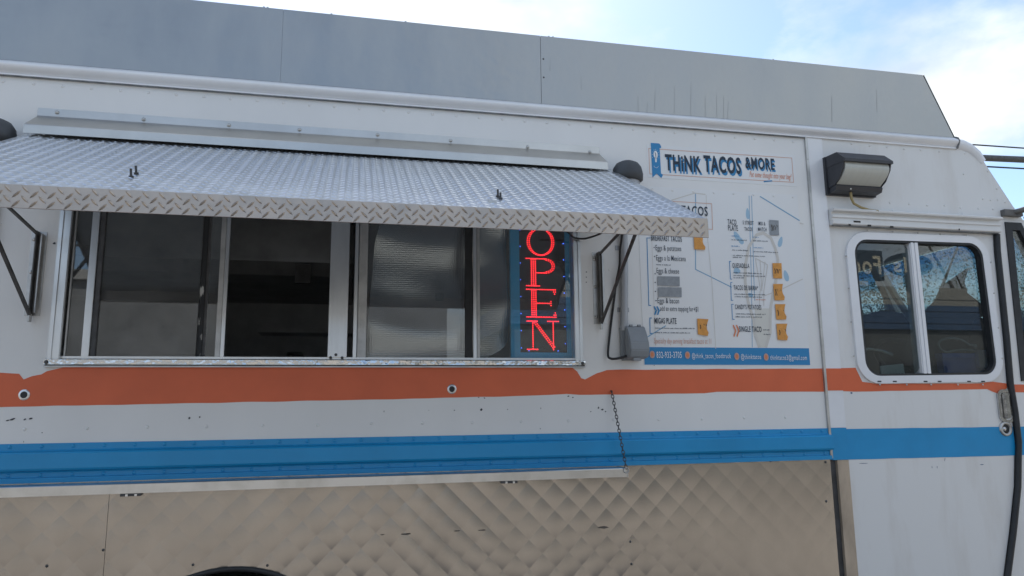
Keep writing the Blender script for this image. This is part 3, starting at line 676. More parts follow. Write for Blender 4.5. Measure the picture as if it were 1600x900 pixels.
# mirror arm
ma = MB(); ma.box(3.265, 3.375, -.03, .0, 2.545, 2.578); c0 = Vector((3.33, -.02, 2.565))
ma.tube([c0, Vector((3.40, -.10, 2.585)), Vector((3.62, -.36, 2.62))], [.014, .017, .017], 10)
ma.tube([(3.62, -.36, 2.68), (3.62, -.36, 2.05)], .012, 8)
MA = ma.build('mirror_arm', M('grey_mirror_bracket', (.13, .125, .12), .5, .3, var=.2, vscale=20), T)
MB().box(3.54, 3.70, -.41, -.36, 2.10, 2.50).build('wing_mirror', BLACKR, MA, bevel=.02)

# ------------------------------------------------------------------ awning
AX0, AX1, AY0, AZ0, AY1, AZ1 = -1.225, 1.132, -.02, 2.660, -.885, 2.203
A = empty('awning', (0, 0, 2.2), 'tread plate awning propped open above the service window', 'awning')
sl_ = (AZ1-AZ0)/(AY1-AY0); an = math.atan(sl_)
up = Vector((0, -math.sin(an), math.cos(an)))            # plate normal
cn = MB(); th = .006
p = [Vector((x, y, z)) for y, z in ((AY0, AZ0), (AY1, AZ1)) for x in (AX0, AX1)]
cn.add(p+[q-up*th for q in p], [(0, 1, 3, 2), (4, 6, 7, 5), (0, 4, 5, 1), (2, 3, 7, 6), (0, 2, 6, 4), (1, 5, 7, 3)])
CAN = cn.build('canopy_plate', TREAD, A)
def barshape(l=.037, w_=.0078, h=.0027):
    """one lens-shaped tread bar lying along local x on the z=0 plane"""
    v = [(-l/2, 0, 0), (-l*.2, -w_/2, 0), (l*.2, -w_/2, 0), (l/2, 0, 0), (l*.2, w_/2, 0), (-l*.2, w_/2, 0), (-l*.22, 0, h), (l*.22, 0, h)]
    f = [(0, 1, 6), (1, 2, 7, 6), (2, 3, 7), (3, 4, 7), (4, 5, 6, 7), (5, 0, 6)]
    return v, f
bv, bf = barshape(.034, .0070, .0019)
tb = MB(); PX, PZ = .0425, .0213
nrow = int(math.hypot(AY1-AY0, AZ1-AZ0)/PZ); nc = int((AX1-AX0)/PX)
along = Vector((0, math.cos(an), math.sin(an)))           # up the slope
for j in range(nrow):
    for i in range(nc+1):
        a = R(48) if j % 2 else R(-48)
        x = AX0+.015+i*PX+(PX/2 if (j//1) % 2 else 0)
        if x > AX1-.012: continue
        c = Vector((x, AY1, AZ1))+along*(j*PZ+.012)+up*.0002
        e1 = Vector((1, 0, 0))*math.cos(a)+along*math.sin(a); e2 = -Vector((1, 0, 0))*math.sin(a)+along*math.cos(a)
        tb.add([c+e1*v[0]+e2*v[1]+up*v[2] for v in bv], bf)
tag(tb.build('tread_bars', TREADB, CAN, recalc=False), kind='stuff')
bv, bf = barshape(.030, .0072, .0026)
LIPH = .063
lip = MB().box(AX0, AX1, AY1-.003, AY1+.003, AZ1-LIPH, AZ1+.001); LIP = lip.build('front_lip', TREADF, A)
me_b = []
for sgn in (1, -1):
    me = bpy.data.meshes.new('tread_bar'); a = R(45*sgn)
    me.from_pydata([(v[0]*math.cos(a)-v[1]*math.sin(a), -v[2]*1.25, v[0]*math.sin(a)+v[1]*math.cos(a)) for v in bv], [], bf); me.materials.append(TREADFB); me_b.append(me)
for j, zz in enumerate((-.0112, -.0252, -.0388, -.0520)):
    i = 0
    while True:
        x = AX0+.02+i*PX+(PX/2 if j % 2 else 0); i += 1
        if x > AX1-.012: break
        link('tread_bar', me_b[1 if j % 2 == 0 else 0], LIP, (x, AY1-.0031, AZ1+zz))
# side edges
for x in (AX0, AX1):
    s_ = MB(); s_.add([(x-.002, AY0, AZ0-.007), (x-.002, AY1, AZ1-.007), (x-.002, AY1, AZ1-LIPH), (x-.002, AY1+.10, AZ1+.10*sl_-.035), (x-.002, AY0, AZ0-.035),
                      (x+.002, AY0, AZ0-.007), (x+.002, AY1, AZ1-.007), (x+.002, AY1, AZ1-LIPH), (x+.002, AY1+.10, AZ1+.10*sl_-.035), (x+.002, AY0, AZ0-.035)],
                     [(0, 1, 2, 3, 4), (9, 8, 7, 6, 5)]+[(i, (i+1) % 5, 5+(i+1) % 5, 5+i) for i in range(5)])
    s_.build('side_lip', DARKM, A)
ub = MB()
for x in (-.66, .46): ub.box(x-.02, x+.02, AY1+.05, AY1+.09, AZ1-.03, AZ1+.01)
ub.prof([(AY0-.02, AZ0-.035), (AY0-.02, AZ0-.01), (AY0-.06, AZ0-.03), (AY0-.06, AZ0-.055)], AX0+.03, AX1-.03); ub.build('under_frame', DARKM, A)
# upright bolts poking through the plate
def onplate(px, py):
    d = ray(px, py); tt = (AZ0+sl_*(CAM.y-AY0)-CAM.z)/(d.z-sl_*d.y); return CAM+d*tt
for (px, py, ln) in ((205, 277, .026), (213, 272, .026), (778, 308, .026), (782, 311, .022)):
    c = onplate(px, py); bm_ = MB(); q = (up*.9+Vector((random.uniform(-.25, .05), 0, .3))).normalized()
    bm_.tube([c, c+q*ln], .0036, 7); bm_.tube([c, c+up*.005], .0072, 6); bm_.build('bolt', DARKM, A)
c = onplate(769, 316); MB().box(c.x-.013, c.x+.013, c.y-.010, c.y+.010, c.z-.006, c.z+.004).build('washer_plate', ALUD, A)
# hinge flashing with its bolts
F = MB(); x0, x1, y_lip = -1.213, 1.085, -.105
F.prof([(-.001, 2.770), (-.0035, 2.770), (-.005, 2.738), (-.010, 2.731), (y_lip, 2.664), (y_lip-.003, 2.660), (y_lip-.003, 2.628), (y_lip, 2.628), (y_lip+.002, 2.658), (-.010, 2.726), (-.001, 2.730)], x0, x1)
FL = F.build('hinge_flashing', FLASH, A)
for (px, py) in ((90, 176), (225, 187), (358, 196), (468, 203), (590, 211), (704, 220), (824, 230), (921, 238)):
    c = W(px, py); b_ = MB(); b_.dome((c.x, -.0045, c.z-.001), .0085, .008, 8); b_.build('flashing_bolt', ALUD, FL)
# stays at both ends
for sx, X in ((-1, -1.165), (1, 1.062)):
    pl = MB(); pl.box(X-.026, X+.026, -.003, .0, 1.955, 2.275); P_ = pl.build('stay_plate', ALUD, A)
    MB().box(X-.004, X+.000, -.030, -.003, 1.955, 2.275).build('stay_plate_web', RUSTM, A)
    MB().box(X+.012, X+.016, -.022, -.003, 1.965, 2.265).build('stay_plate_flange', ALUD, A)
    for z in (2.245, 2.12, 1.985): MB().dome((X-.016, -.003, z), .008, .007, 8).build('stay_bolt', ALUD, A)
    ye = -.56; ze = AZ0+sl_*(ye-AY0)-.036
    MB().bar((X, -.02, 1.955), (X, ye, ze), .009, .011, (1, 0, 0)).build('stay_arm', RUSTM, A)
    MB().bar((X, -.015, 2.262), (X, ye+.01, ze), .008, .010, (1, 0, 0)).build('stay_arm', RUSTM, A)
    MB().box(X-.03, X+.03, ye-.03, ye+.03, ze-.002, ze+.012).build('stay_foot', RUSTM, A)
    MB().tube([(X, -.02, 1.96), (X, -.02, 1.93)], .007, 8).build('stay_pin', ALUD, A)

# ------------------------------------------------------------------ folding shelf with chain
S = empty('serving_shelf', (-.8, -.05, 1.31), 'narrow aluminium serving shelf below the blue rail, hung by a chain', 'shelf')
sh = MB(); sh.prof([(-.003, 1.345), (-.108, 1.3455), (-.110, 1.3435), (-.110, 1.3115), (-.1075, 1.3115), (-.1075, 1.340), (-.003, 1.340)], X0+.2, 1.124)
sh.build('shelf_tray', M('shelf_aluminium', (.66, .66, .65), .28, 1.0, c2=(.55, .55, .53), vscale=10, thr=(.45, .7)), S)
MB().box(1.1225, 1.1265, -.112, -.003, 1.3105, 1.3462).build('end_cap', ALUD, S)
for px in (205, 795):
    c = W(px, 771 if px < 400 else 748, -.10); hb = MB()
    hb.box(c.x-.034, c.x+.034, -.108, -.075, 1.303, 1.311); hb.tube([(c.x-.034, -.106, 1.305), (c.x+.034, -.106, 1.305)], .004, 6)
    HB = hb.build('hinge', DARKM, S)
    for dx in (-.012, .018): MB().box(c.x+dx-.004, c.x+dx+.004, -.1125, -.108, 1.302, 1.309).build('hinge_knuckle', ALU, HB)
ca, cb = Vector((1.103, -.012, 1.662)), Vector((1.118, -.114, 1.345)); L_ = (cb-ca).length; nl = 22; chn = MB()
for k in range(nl):
    f0 = k/nl; c = ca.lerp(cb, (k+.5)/nl); d = (cb-ca).normalized(); q = Vector((1, 0, 0)) if k % 2 else Vector((.2, 1, .3)).normalized(); q = (q-d*q.dot(d)).normalized()
    ln = L_/nl*.66; wd = .0062
    chn.tube([c+d*math.cos(2*math.pi*m/10)*ln+q*math.sin(2*math.pi*m/10)*wd for m in range(11)], .0019, 5, False)
tag(chn.build('chain', DARKM, S), kind='stuff')
MB().tube([(1.103, .0, 1.664), (1.103, -.014, 1.664), (1.103, -.014, 1.655)], .0035, 6).build('chain_eye', DARKM, S)
MB().tube([(1.118+.011*math.cos(a/8*6.283), -.114, 1.338+.011*math.sin(a/8*6.283)) for a in range(9)], .0022, 5, False).build('chain_ring', ALUD, S)

# ------------------------------------------------------------------ wall light above the cab door
LT = empty('wall_light', (2.38, 0, 2.60), 'dark bronze wall pack light with ribbed glass lens above the cab door', 'wall light')
lx0, lx1 = 2.240, 2.512
hs = MB()
hs.box(lx0, lx1, -.022, -.002, 2.602, 2.792)                                    # back plate
hs.prof([(-.022, 2.792), (-.105, 2.788), (-.158, 2.742), (-.158, 2.728), (-.10, 2.732), (-.022, 2.735)], lx0+.004, lx1-.002)      # hood
for x in (lx0+.006, lx1-.012):                                                   # side cheeks
    hs.prof([(-.022, 2.737), (-.150, 2.731), (-.140, 2.70), (-.105, 2.655), (-.072, 2.637), (-.022, 2.632)], x, x+.006)
hs.prof([(-.022, 2.636), (-.074, 2.640), (-.078, 2.630), (-.070, 2.612), (-.022, 2.606)], lx0+.010, lx1-.006)
hs.build('housing', BRONZE, LT)
ln = MB(); ca_ = []
for k in range(13):
    a = k/12; ca_.append((-.140+.068*a**1.6-.018*math.sin(math.pi*a), 2.731-.093*a))
ln.prof([(-.03, 2.731)]+ca_+[(-.03, 2.638)], lx0+.016, lx1-.016)
ln.build('lens', LENS, LT)
cb_ = [W(1330, 309, -.05), W(1334, 318, -.05), W(1345, 324, -.045), W(1358, 328, -.035), W(1372, 330, -.045)]
MB().tube([Vector((cb_[0].x, -.05, 2.615))]+cb_, .0062, 8).build('supply_cable', YELW, LT)
MB().dome((W(1331, 306, -.076).x, -.072, 2.621), .006, .004, 8).build('set_screw', ALUD, LT)

# ------------------------------------------------------------------ electrical masts
def weatherhead(cx, zt, full, label):
    E_ = empty('electrical_mast', (cx, 0, 1.79 if full else 2.2), label, 'conduit')
    hd = MB(); nn = 18
    prof_ = [(.060, zt-.050), (.068, zt-.046), (.070, zt-.018), (.064, zt+.012), (.050, zt+.032), (.028, zt+.043), (.001, zt+.046)]
    vs_ = [(cx+a*math.cos(2*math.pi*k/nn), -.075+a*.95*math.sin(2*math.pi*k/nn), b) for a, b in prof_ for k in range(nn)]
    hd.add(vs_, [(j*nn+k, j*nn+(k+1) % nn, (j+1)*nn+(k+1) % nn, (j+1)*nn+k) for j in range(len(prof_)-1) for k in range(nn)], True)
    hd.add(vs_[:nn], [tuple(range(nn))])
    hd.build('weather_cap', GREYPD, E_)
    MB().tube([(cx, -.070, zt-.048), (cx, -.070, zt-.085)], .055, 18).build('cap_collar', CONDUIT, E_)
    pts = [(cx, -.070, zt-.085), (cx-.005, -.05, zt-.14), (cx-.008, -.026, zt-.22), (cx-.010, -.022, 2.2)]
    if full: pts += [(cx-.022, -.022, 1.925)]
    MB().tube(pts, [.020, .018, .017, .017]+([.017] if full else []), 12).build('conduit_pipe', CONDUIT, E_)
    if full:
        for z in (2.30, 2.02):
            MB().box(cx-.042, cx+.012, -.004, .0, z-.010, z+.010).build('pipe_strap', CONDUIT, E_)
    return E_
GREYPD = M('dark_grey_cap', (.055, .06, .066), .55, var=.12, vscale=15)
EM = weatherhead(1.188, 2.638, True, 'grey conduit with weather cap and outlet box beside the menu board')
weatherhead(-1.318, 2.640, False, 'grey conduit with dark weather cap beside the flashing end away from the menu')
# outlet box with bubble cover
bx0, bx1 = 1.150, 1.245
ob = MB(); ob.box(bx0, bx1, -.035, -.001, 1.795, 1.945); OB = ob.build('outlet_box', GREYP, EM, bevel=.006)
lid = MB(); lp = [(-.034, 1.940), (-.052, 1.942), (-.072, 1.915), (-.094, 1.870), (-.098, 1.835), (-.086, 1.805), (-.034, 1.800)]
lid.prof(lp, bx0+.012, bx1+.006); lid.build('outlet_lid', GREYP, OB, bevel=.004)
for dx in (.03, .068): MB().tube([(bx0+dx, -.050, 1.944), (bx0+dx+.014, -.050, 1.944)], .006, 8).build('lid_hinge', GREYP, OB)
MB().box(bx0+.03, bx0+.062, -.088, -.07, 1.790, 1.803).build('lid_latch', GREYP, OB)
# black power cords
pc = [W(980, 556, -.05), W(965, 560, -.045), W(954, 560, -.03), W(950, 553, -.02), W(953, 520, -.012), W(958, 480, -.010), W(963, 440, -.02), W(968, 415, -.05), W(969, 390, -.12), W(972, 368, -.20), W(973, 355, -.26)]
def smooth(pts, m=6):
    out_ = []
    for i in range(len(pts)-1):
        p0, p1, p2, p3 = pts[max(i-1, 0)], pts[i], pts[i+1], pts[min(i+2, len(pts)-1)]
        for k in range(m):
            t_ = k/m; out_.append(.5*((2*p1)+(p2-p0)*t_+(2*p0-5*p1+4*p2-p3)*t_*t_+(3*p1-p0-3*p2+p3)*t_**3))
    return out_+[pts[-1]]
tag(MB().tube(smooth(pc), .0052, 8).build('power_cord', BLACKC), 'black power cord looping from the grey outlet box up under the awning', 'cord')
pc = [W(870, 352, -.12), W(888, 363, -.06), W(897, 371, -.03), W(912, 373, -.03), W(928, 369, -.05), W(940, 364, -.10), W(955, 355, -.2)]
tag(MB().tube(smooth(pc), .0045, 8).build('sagging_wire', BLACKC), 'short black wire sagging under the awning over the window jamb', 'wire')

# ------------------------------------------------------------------ OPEN sign
O = empty('open_sign', (.806, .06, 1.81), 'vertical LED sign with blue border and red letters OPEN in the window', 'sign')
YS = .050
def S_(px, py): return W(px, py, YS)
a0, b0 = S_(798.5, 563), S_(897, 563); sx0, sx1, sz0, sz1 = a0.x, S_(895, 500).x+.012, 1.808, 2.50
ix0, ix1 = S_(812, 500).x, S_(884.5, 500).x; iz0 = S_(840, 551).z
SBLUE = M('sign_blue_frame', (.02, .42, .76), .45)
sf = MB().sheet([[(sx0, sz0), (sx1, sz0), (sx1, sz1), (sx0, sz1)], [(ix0, iz0), (ix1, iz0), (ix1, sz1-.04), (ix0, sz1-.04)]], YS-.008, YS+.014)
sf.build('sign_frame', SBLUE, O)
MB().box(ix0-.005, ix1+.005, YS-.001, YS+.010, iz0-.005, sz1-.035).build('sign_face', M('sign_black', (.012, .013, .016), .35), O)
LED = M('red_led', (.6, .02, .03), .4, emit=(1, .02, .03), estr=2.4)
LEDB = M('blue_led', (.02, .05, .6), .4, emit=(.05, .16, 1), estr=2.5)
def dots(pts, r, m, name):
    mb = MB()
    for (x, z) in pts: mb.dome((x, YS-.001, z), r, .004, 6)
    return tag(mb.build(name, m, O, recalc=False), kind=None)
def line(p, q, n): return [(p[0]+(q[0]-p[0])*k/(n-1), p[1]+(q[1]-p[1])*k/(n-1)) for k in range(n)]
def arc(c, rx, rz, a0_, a1_, n): return [(c[0]+rx*math.cos(R(a0_+(a1_-a0_)*k/(n-1))), c[1]+rz*math.sin(R(a0_+(a1_-a0_)*k/(n-1)))) for k in range(n)]
lets = {'O': [], 'P': [], 'E': [], 'N': []}
for rr0 in (0, .07): lets['O'] += arc((.5, .5), .46-rr0, .5-.35*rr0, 0, 360, 40)[:-1]
for cx_ in (.17, .24, .31): lets['P'] += line((cx_, .03), (cx_, .97), 15); lets['E'] += line((cx_, .03), (cx_, .97), 15)
lets['P'] += line((.0, 1), (.68, 1), 13)+line((.36, .48), (.68, .48), 7)+arc((.68, .74), .28, .26, -90, 90, 11)+arc((.68, .74), .21, .21, -90, 90, 9)+line((.0, .0), (.44, .0), 9)
lets['E'] += line((.0, 1), (.98, 1), 19)+line((.36, .50), (.82, .50), 9)+line((.0, 0), (.98, 0), 19)+[(.98, .92), (.92, .92), (.95, .84), (.82, .57), (.82, .42), (.98, .08), (.92, .08), (.96, .16)]
lets['N'] += line((.19, .03), (.19, .97), 15)+line((.0, 1), (.34, 1), 8)+line((.0, 0), (.34, 0), 8)+line((.24, .94), (.86, .06), 15)+line((.30, .97), (.92, .09), 15)+line((.88, .0), (.88, .94), 15)+line((.70, 1), (1.06, 1), 8)
lx = (S_(823.5, 500).x, S_(869.5, 500).x)
for ch_, (pt, pb) in zip('OPEN', ((357, 399.5), (404.5, 447), (452.5, 495.5), (502, 546))):
    zt_, zb_ = S_(846, pt).z, S_(846, pb).z
    o = dots([(lx[0]+(lx[1]-lx[0])*u_, zb_+(zt_-zb_)*v_) for u_, v_ in lets[ch_]], .0025, LED, 'letter'); o['label'] = 'red LED letter '+ch_
bd = []
for k in range(8):
    z = iz0+.02+k*.075; bd += [(ix0+.006, z), (ix1-.006, z+.02)]
bd += [(ix0+.04, iz0+.008), (ix1-.04, iz0+.008)]
dots(bd, .0020, LEDB, 'border_lights')

# ------------------------------------------------------------------ logo banner
Bn = empty('logo_banner', (1.7, 0, 2.64), 'white banner decal reading THiNK TACOS & MORE with blue light bulb ribbon', 'banner')
YB = -.0012
MB().box(1.318, 2.090, YB, .0005, 2.640, 2.800).build('banner_sheet', PANEL, Bn)
bo = [(1.328, 2.657), (2.073, 2.660), (2.073, 2.783), (1.328, 2.780), (1.328, 2.657)]
stroke(bo, .0030, YB-.0008).build('banner_border', PINK, Bn, recalc=False)
rb = MB(); rb.add([(1.339, YB-.0016, 2.808), (1.382, YB-.0016, 2.808), (1.384, YB-.0016, 2.640), (1.3615, YB-.0016, 2.660), (1.340, YB-.0016, 2.640)], [(0, 1, 2, 3, 4)])
rb.add([(1.382, YB-.0014, 2.808), (1.390, YB-.0014, 2.796), (1.390, YB-.0014, 2.786), (1.382, YB-.0014, 2.786)], [(0, 1, 2, 3)])
rb.add([(1.384, YB-.0014, 2.640), (1.394, YB-.0014, 2.657), (1.384, YB-.0014, 2.662)], [(0, 1, 2)])
rb.build('ribbon', PBLUE, Bn, recalc=False)
bu = MB(); bu.disc((1.3605, 2.752), .0105, YB-.0024, 16, rz=.019); bu.add([(1.355, YB-.0024, 2.738), (1.366, YB-.0024, 2.738), (1.364, YB-.0024, 2.715), (1.357, YB-.0024, 2.715)], [(0, 1, 2, 3)])
for k in range(9):
    a = R(200-220*k/8); bu.disc((1.3605+.0165*math.cos(a), 2.747+.030*math.sin(a)), .0016, YB-.0024, 6)
for k in range(9):
    a = R(200+140*k/8); bu.disc((1.3605+.011*math.cos(a), 2.700+.012*math.sin(a)), .0014, YB-.0024, 6)
bu.build('light_bulb_print', VWHITE, Bn, recalc=False)
stroke([(1.3605, 2.742), (1.3605, 2.756), (1.357, 2.762)], .0025, YB-.0032).build('bulb_filament', INK, Bn, recalc=False)
for s_, pl, pr, h, bo_ in (('THiNK', (1039.5, 266), (1095, 268.5), 23.5, .026), ('TACOS', (1100, 268), (1157.5, 271.3), 24, .026), ('&MORE', (1164.5, 262.6), (1210, 266), 17, .020)):
    k = .75 if s_ == '&MORE' else 1
    ptext('word_shadow', s_, pl, pr, h, PBLUE, Bn, YB-.0008, bo_, dx=.007*k, dz=-.011*k)
    ptext('word', s_, pl, pr, h, INK, Bn, YB-.0020, bo_)
ptext('tagline', 'Put some thought into your bag!', (1171, 276.5), (1236.5, 280.5), 8.5, PORANGE, Bn, YB-.0012, .004, .35)
stroke(wp((1193, 284), (1199, 283.4), (1206, 282.8)), .006, YB-.0016).build('swoosh', PBLUE, Bn, recalc=False)

# ------------------------------------------------------------------ menu board
Me = empty('menu_board', (1.68, 0, 1.776), 'printed white menu board with blue contact band beside the grey outlet box', 'menu')
YM = -.0016
MB().box(1.262, 2.088, YM, .0005, 1.776, 2.597).build('menu_sheet', PANEL, Me)
y1, y2, y3 = YM-.0005, YM-.0028, YM-.0038
PSN = [0]
def pst(nm, m, wd, y, *pts):
    PSN[0] += 1; return stroke(wp(*pts), wd, (y-.00004*PSN[0]) if y > y2 else y-.0001).build(nm, m, Me, recalc=False)
# background artwork
pst('artwork_line', PMID, .0045, y1, (1086.5, 302), (1086.5, 421), (1143, 449))
pst('artwork_line', PTAN, .0045, y1, (1049, 313), (1085, 302), (1102, 304))
pst('artwork_line', PMID, .0030, y1, (1170, 306), (1174, 450), (1175, 543)); pst('artwork_line', PMID, .0030, y1, (1174, 306), (1178, 450), (1179, 470))
pst('artwork_line', PMID, .0055, y1, (1187, 307), (1249, 345)); pst('artwork_line', PTAN, .004, y1, (1249, 349), (1255, 350))
pst('artwork_line', PTAN, .0045, y1, (1223, 451), (1254, 436)); pst('artwork_line', PTAN, .004, y1, (1195, 462), (1208, 457))
pst('board_seam', PTAN, .0025, y1, (1103, 305), (1104, 360), (1112, 440), (1118, 545))
pst('board_seam', PTAN, .0020, y1, (1018, 372), (1020, 430), (1024, 540))
bulb = [(1168, 470), (1164, 440), (1164, 415), (1170, 385), (1182, 367), (1192, 364), (1204, 372), (1211, 388), (1215, 405), (1214, 430), (1208, 455), (1204, 480), (1203, 500), (1203, 520), (1196, 543)]
pst('bulb_outline', PTAN, .014, y1-.0001, *bulb); pst('bulb_outline', PTAN, .014, y1-.0002, (1168, 470), (1177, 500), (1179, 520), (1186, 543))
bb = wp((1179, 482), (1203, 482), (1203, 520), (1196, 543), (1187, 543), (1180, 520))
mb = MB(); mb.add([(x, y1+.0001, z) for x, z in bb], [tuple(range(6))]); mb.build('bulb_base', M('print_cream', (.64, .63, .58), .6), Me, recalc=False)
for pts in (((1180, 404), (1188, 455)), ((1181, 404), (1199, 414)), ((1187, 406), (1190, 455)), ((1195, 409), (1190, 452)), ((1199, 414), (1193, 455)), ((1187, 455), (1186, 478)), ((1193, 455), (1193, 478))): pst('filament', PTAN, .0032, y1-.0003, *pts)
LEAFN = [0]
def leaf(px, py, l, w_, ang, m=PLBLUE):
    c = W(px, py); pts = []; LEAFN[0] += 1
    for k in range(14):
        a = 2*math.pi*k/14; x = math.sin(a)*w_/2*(1-.25*math.cos(a)); z = math.cos(a)*l/2
        pts.append((c.x+x*math.cos(ang)-z*math.sin(ang), y1+.0001+.00004*LEAFN[0], c.z+x*math.sin(ang)+z*math.cos(ang)))
    mb = MB(); mb.add(pts, [tuple(range(14))]); mb.build('printed_leaf', m, Me, recalc=False)
leaf(1168, 334, .055, .020, 0); leaf(1151, 369, .050, .026, .5); leaf(1157, 376, .04, .024, .6); leaf(1219, 378, .055, .022, -.35); leaf(1228, 431, .055, .026, .2); leaf(1151, 423, .03, .035, .2); leaf(1193, 526, .04, .022, 0); leaf(1172, 461, .03, .02, 1.2)
# small heading box, mostly behind the awning
pst('heading_border', PINK, .0028, y1, (1012, 312.5), (1111.5, 318.5), (1113, 358.5), (1014, 353.5), (1012, 312.5))
ptext('heading', 'THiNK TACOS', (1020, 333), (1105.5, 338), 14, INK, Me, y2, .014)
ptext('heading_tagline', 'Put some thought into your bag!', (1066, 347), (1106, 349.5), 6, PBLUE, Me, y2, .004, .3)
# left column
pst('bracket', PBLUE, .0035, y1, (1016, 372), (1010.5, 372), (1013.5, 477.5), (1017, 477.5))
pst('bracket', PBLUE, .0035, y1, (1018, 497), (1015, 497), (1015.5, 521.5), (1019, 521)); pst('artwork_line', PMID, .004, y1, (1009, 528), (1040, 509))
ptext('menu_heading', 'BREAKFAST TACOS', (1017, 376), (1065, 378), 8.5, INK, Me, y2, .018)
for s_, pl, pr in (('Eggs & potatoes', (1024, 391.5), (1063.8, 392.5)), ('Eggs a la Mexicana', (1025, 407), (1071, 408.5)), ('Eggs & cheese', (1025.5, 427), (1060.5, 428)), ('Eggs & bacon', (1027, 473.5), (1060.5, 474.5))):
    ptext('menu_item', s_, pl, pr, 8.2, INK, Me, y2, .002)
bu = MB()
for px, py in ((1021.5, 387), (1022.2, 401), (1023, 428), (1023.2, 441.5), (1023.6, 455.5), (1024.5, 470)): c = W(px, py); bu.disc((c.x, c.z), .0028, y2, 7)
tag(bu.build('bullet_points', INK, Me, recalc=False), kind='stuff')
def chev(px, py, w_, h_, m):
    for k in (0, 1):
        x = px+k*w_*.55; pst('chevron', m, .0065, y2, (x, py), (x+w_*.42, py+h_*.5), (x+w_*.12, py+h_))
chev(1021.5, 479, 8, 13, PBLUE)
ptext('menu_item', 'add an extra topping for', (1031, 485.5), (1082.5, 487), 7.5, INK, Me, y2, .002)
ptext('menu_item', '+$1', (1083.5, 487), (1090.5, 487.3), 7.5, INK, Me, y2, .008)
ptext('menu_heading', 'MIGAS PLATE', (1022.3, 505.5), (1056.5, 506), 8.6, INK, Me, y2, .018)
micro([(1025, 1048, 414.5), (1023, 1086, 513.5), (1023, 1078, 520.5)], y2, INK, Me)
ptext('menu_note', 'Specialty day serving breakfast tacos at 11', (1021.5, 535), (1111, 539), 8.5, PINK, Me, y2, .004, .15)
# right column
for s_, pl, pr, h, b_ in (('TACO', (1136.5, 351), (1150.2, 351.6), 8, .012), ('PLATE', (1137.3, 360.2), (1152.5, 360.8), 8, .012), ('5 STREET', (1160, 350.8), (1177, 351.5), 5.6, .010), ('TACOS', (1162.7, 360.8), (1175.3, 361.3), 5.6, .010), ('MIX &', (1184.7, 352.2), (1195.3, 352.6), 5.6, .010), ('MATCH', (1184, 361.2), (1197.3, 361.8), 5.6, .010),
                           ('QUESADILLA', (1144, 418.3), (1170.3, 419), 6.8, .010), ('TACOS DE BIRRIA*', (1146, 453), (1184, 454), 7.0, .010), ("CANDY'S POTATOES", (1148, 482.8), (1189, 484), 7.0, .010), ('SINGLE TACO', (1154.2, 518), (1189.5, 519), 8.2, .016)):
    ptext('menu_heading', s_, pl, pr, h, INK, Me, y2, b_)
micro([(1142.5, 1168.5, 375.5), (1176, 1200, 377), (1143.5, 1170, 391.5), (1177, 1215.5, 394), (1144.5, 1195.5, 399.8), (1144.5, 1159, 402.8), (1145, 1190.5, 427), (1145.5, 1195, 431.3), (1145.5, 1163, 434.8), (1147, 1195, 460.4), (1147.5, 1192, 464.3), (1149, 1196, 491.3), (1149, 1190.5, 495.8), (1191.8, 1202, 516.3), (1192.5, 1203.5, 523.3)], y2, INK, Me)
micro([(1142.5, 1153.5, 369.6), (1176, 1185.5, 371.4), (1142.5, 1155.5, 385.5), (1177, 1192.5, 387.8)], y2, PBLUE, Me); micro([(1180, 1197, 469)], y2, PORANGE, Me)
pst('bracket', PBLUE, .003, y1, (1142, 408.5), (1139.3, 408.5), (1141, 436.3), (1143.5, 436.3)); pst('bracket', PBLUE, .003, y1, (1143.8, 441.5), (1141.3, 441.5), (1142.2, 469.4), (1145.2, 469.4)); pst('bracket', PBLUE, .003, y1, (1145.8, 475.5), (1142.8, 475.5), (1144, 499), (1147.3, 499))
chev(1145, 508, 9, 18, PORANGE)
# blue contact band
cbnd = MB(); cbnd.box(1.264, 2.0865, y1, YM, 1.778, 1.856); cbnd.build('contact_band', PBLUE, Me)
for s_, pl, pr, h in (('832-933-3705', (1025.3, 558.8), (1064.5, 559.8), 9.6, ), ('@think_tacos_foodtruck', (1080.5, 559), (1141.5, 560.5), 7.5), ('@thinktacos', (1157, 560.8), (1188.5, 561.5), 7.5), ('thinktacos3@gmail.com', (1202.8, 561.8), (1260, 563.2), 7.5)):
    ptext('contact_text', s_, pl, pr, h, VWHITE, Me, y2-.0003, .008 if s_[0] == '8' else .003)
for px, py in ((1018.5, 554), (1073.5, 555), (1150.5, 557), (1196.3, 558)):
    c = W(px, py); MB().disc((c.x, c.z), .0125, y2-.0002, 18, rz=.0165).build('contact_icon', M('icon_peach', (.55, .33, .26), .6) if px < 1020 else bpy.data.materials['icon_peach'], Me, recalc=False)
    MB().disc((c.x, c.z), .0070, y2-.0008, 12, rz=.010).build('contact_icon_mark', PORANGE, Me, recalc=False)

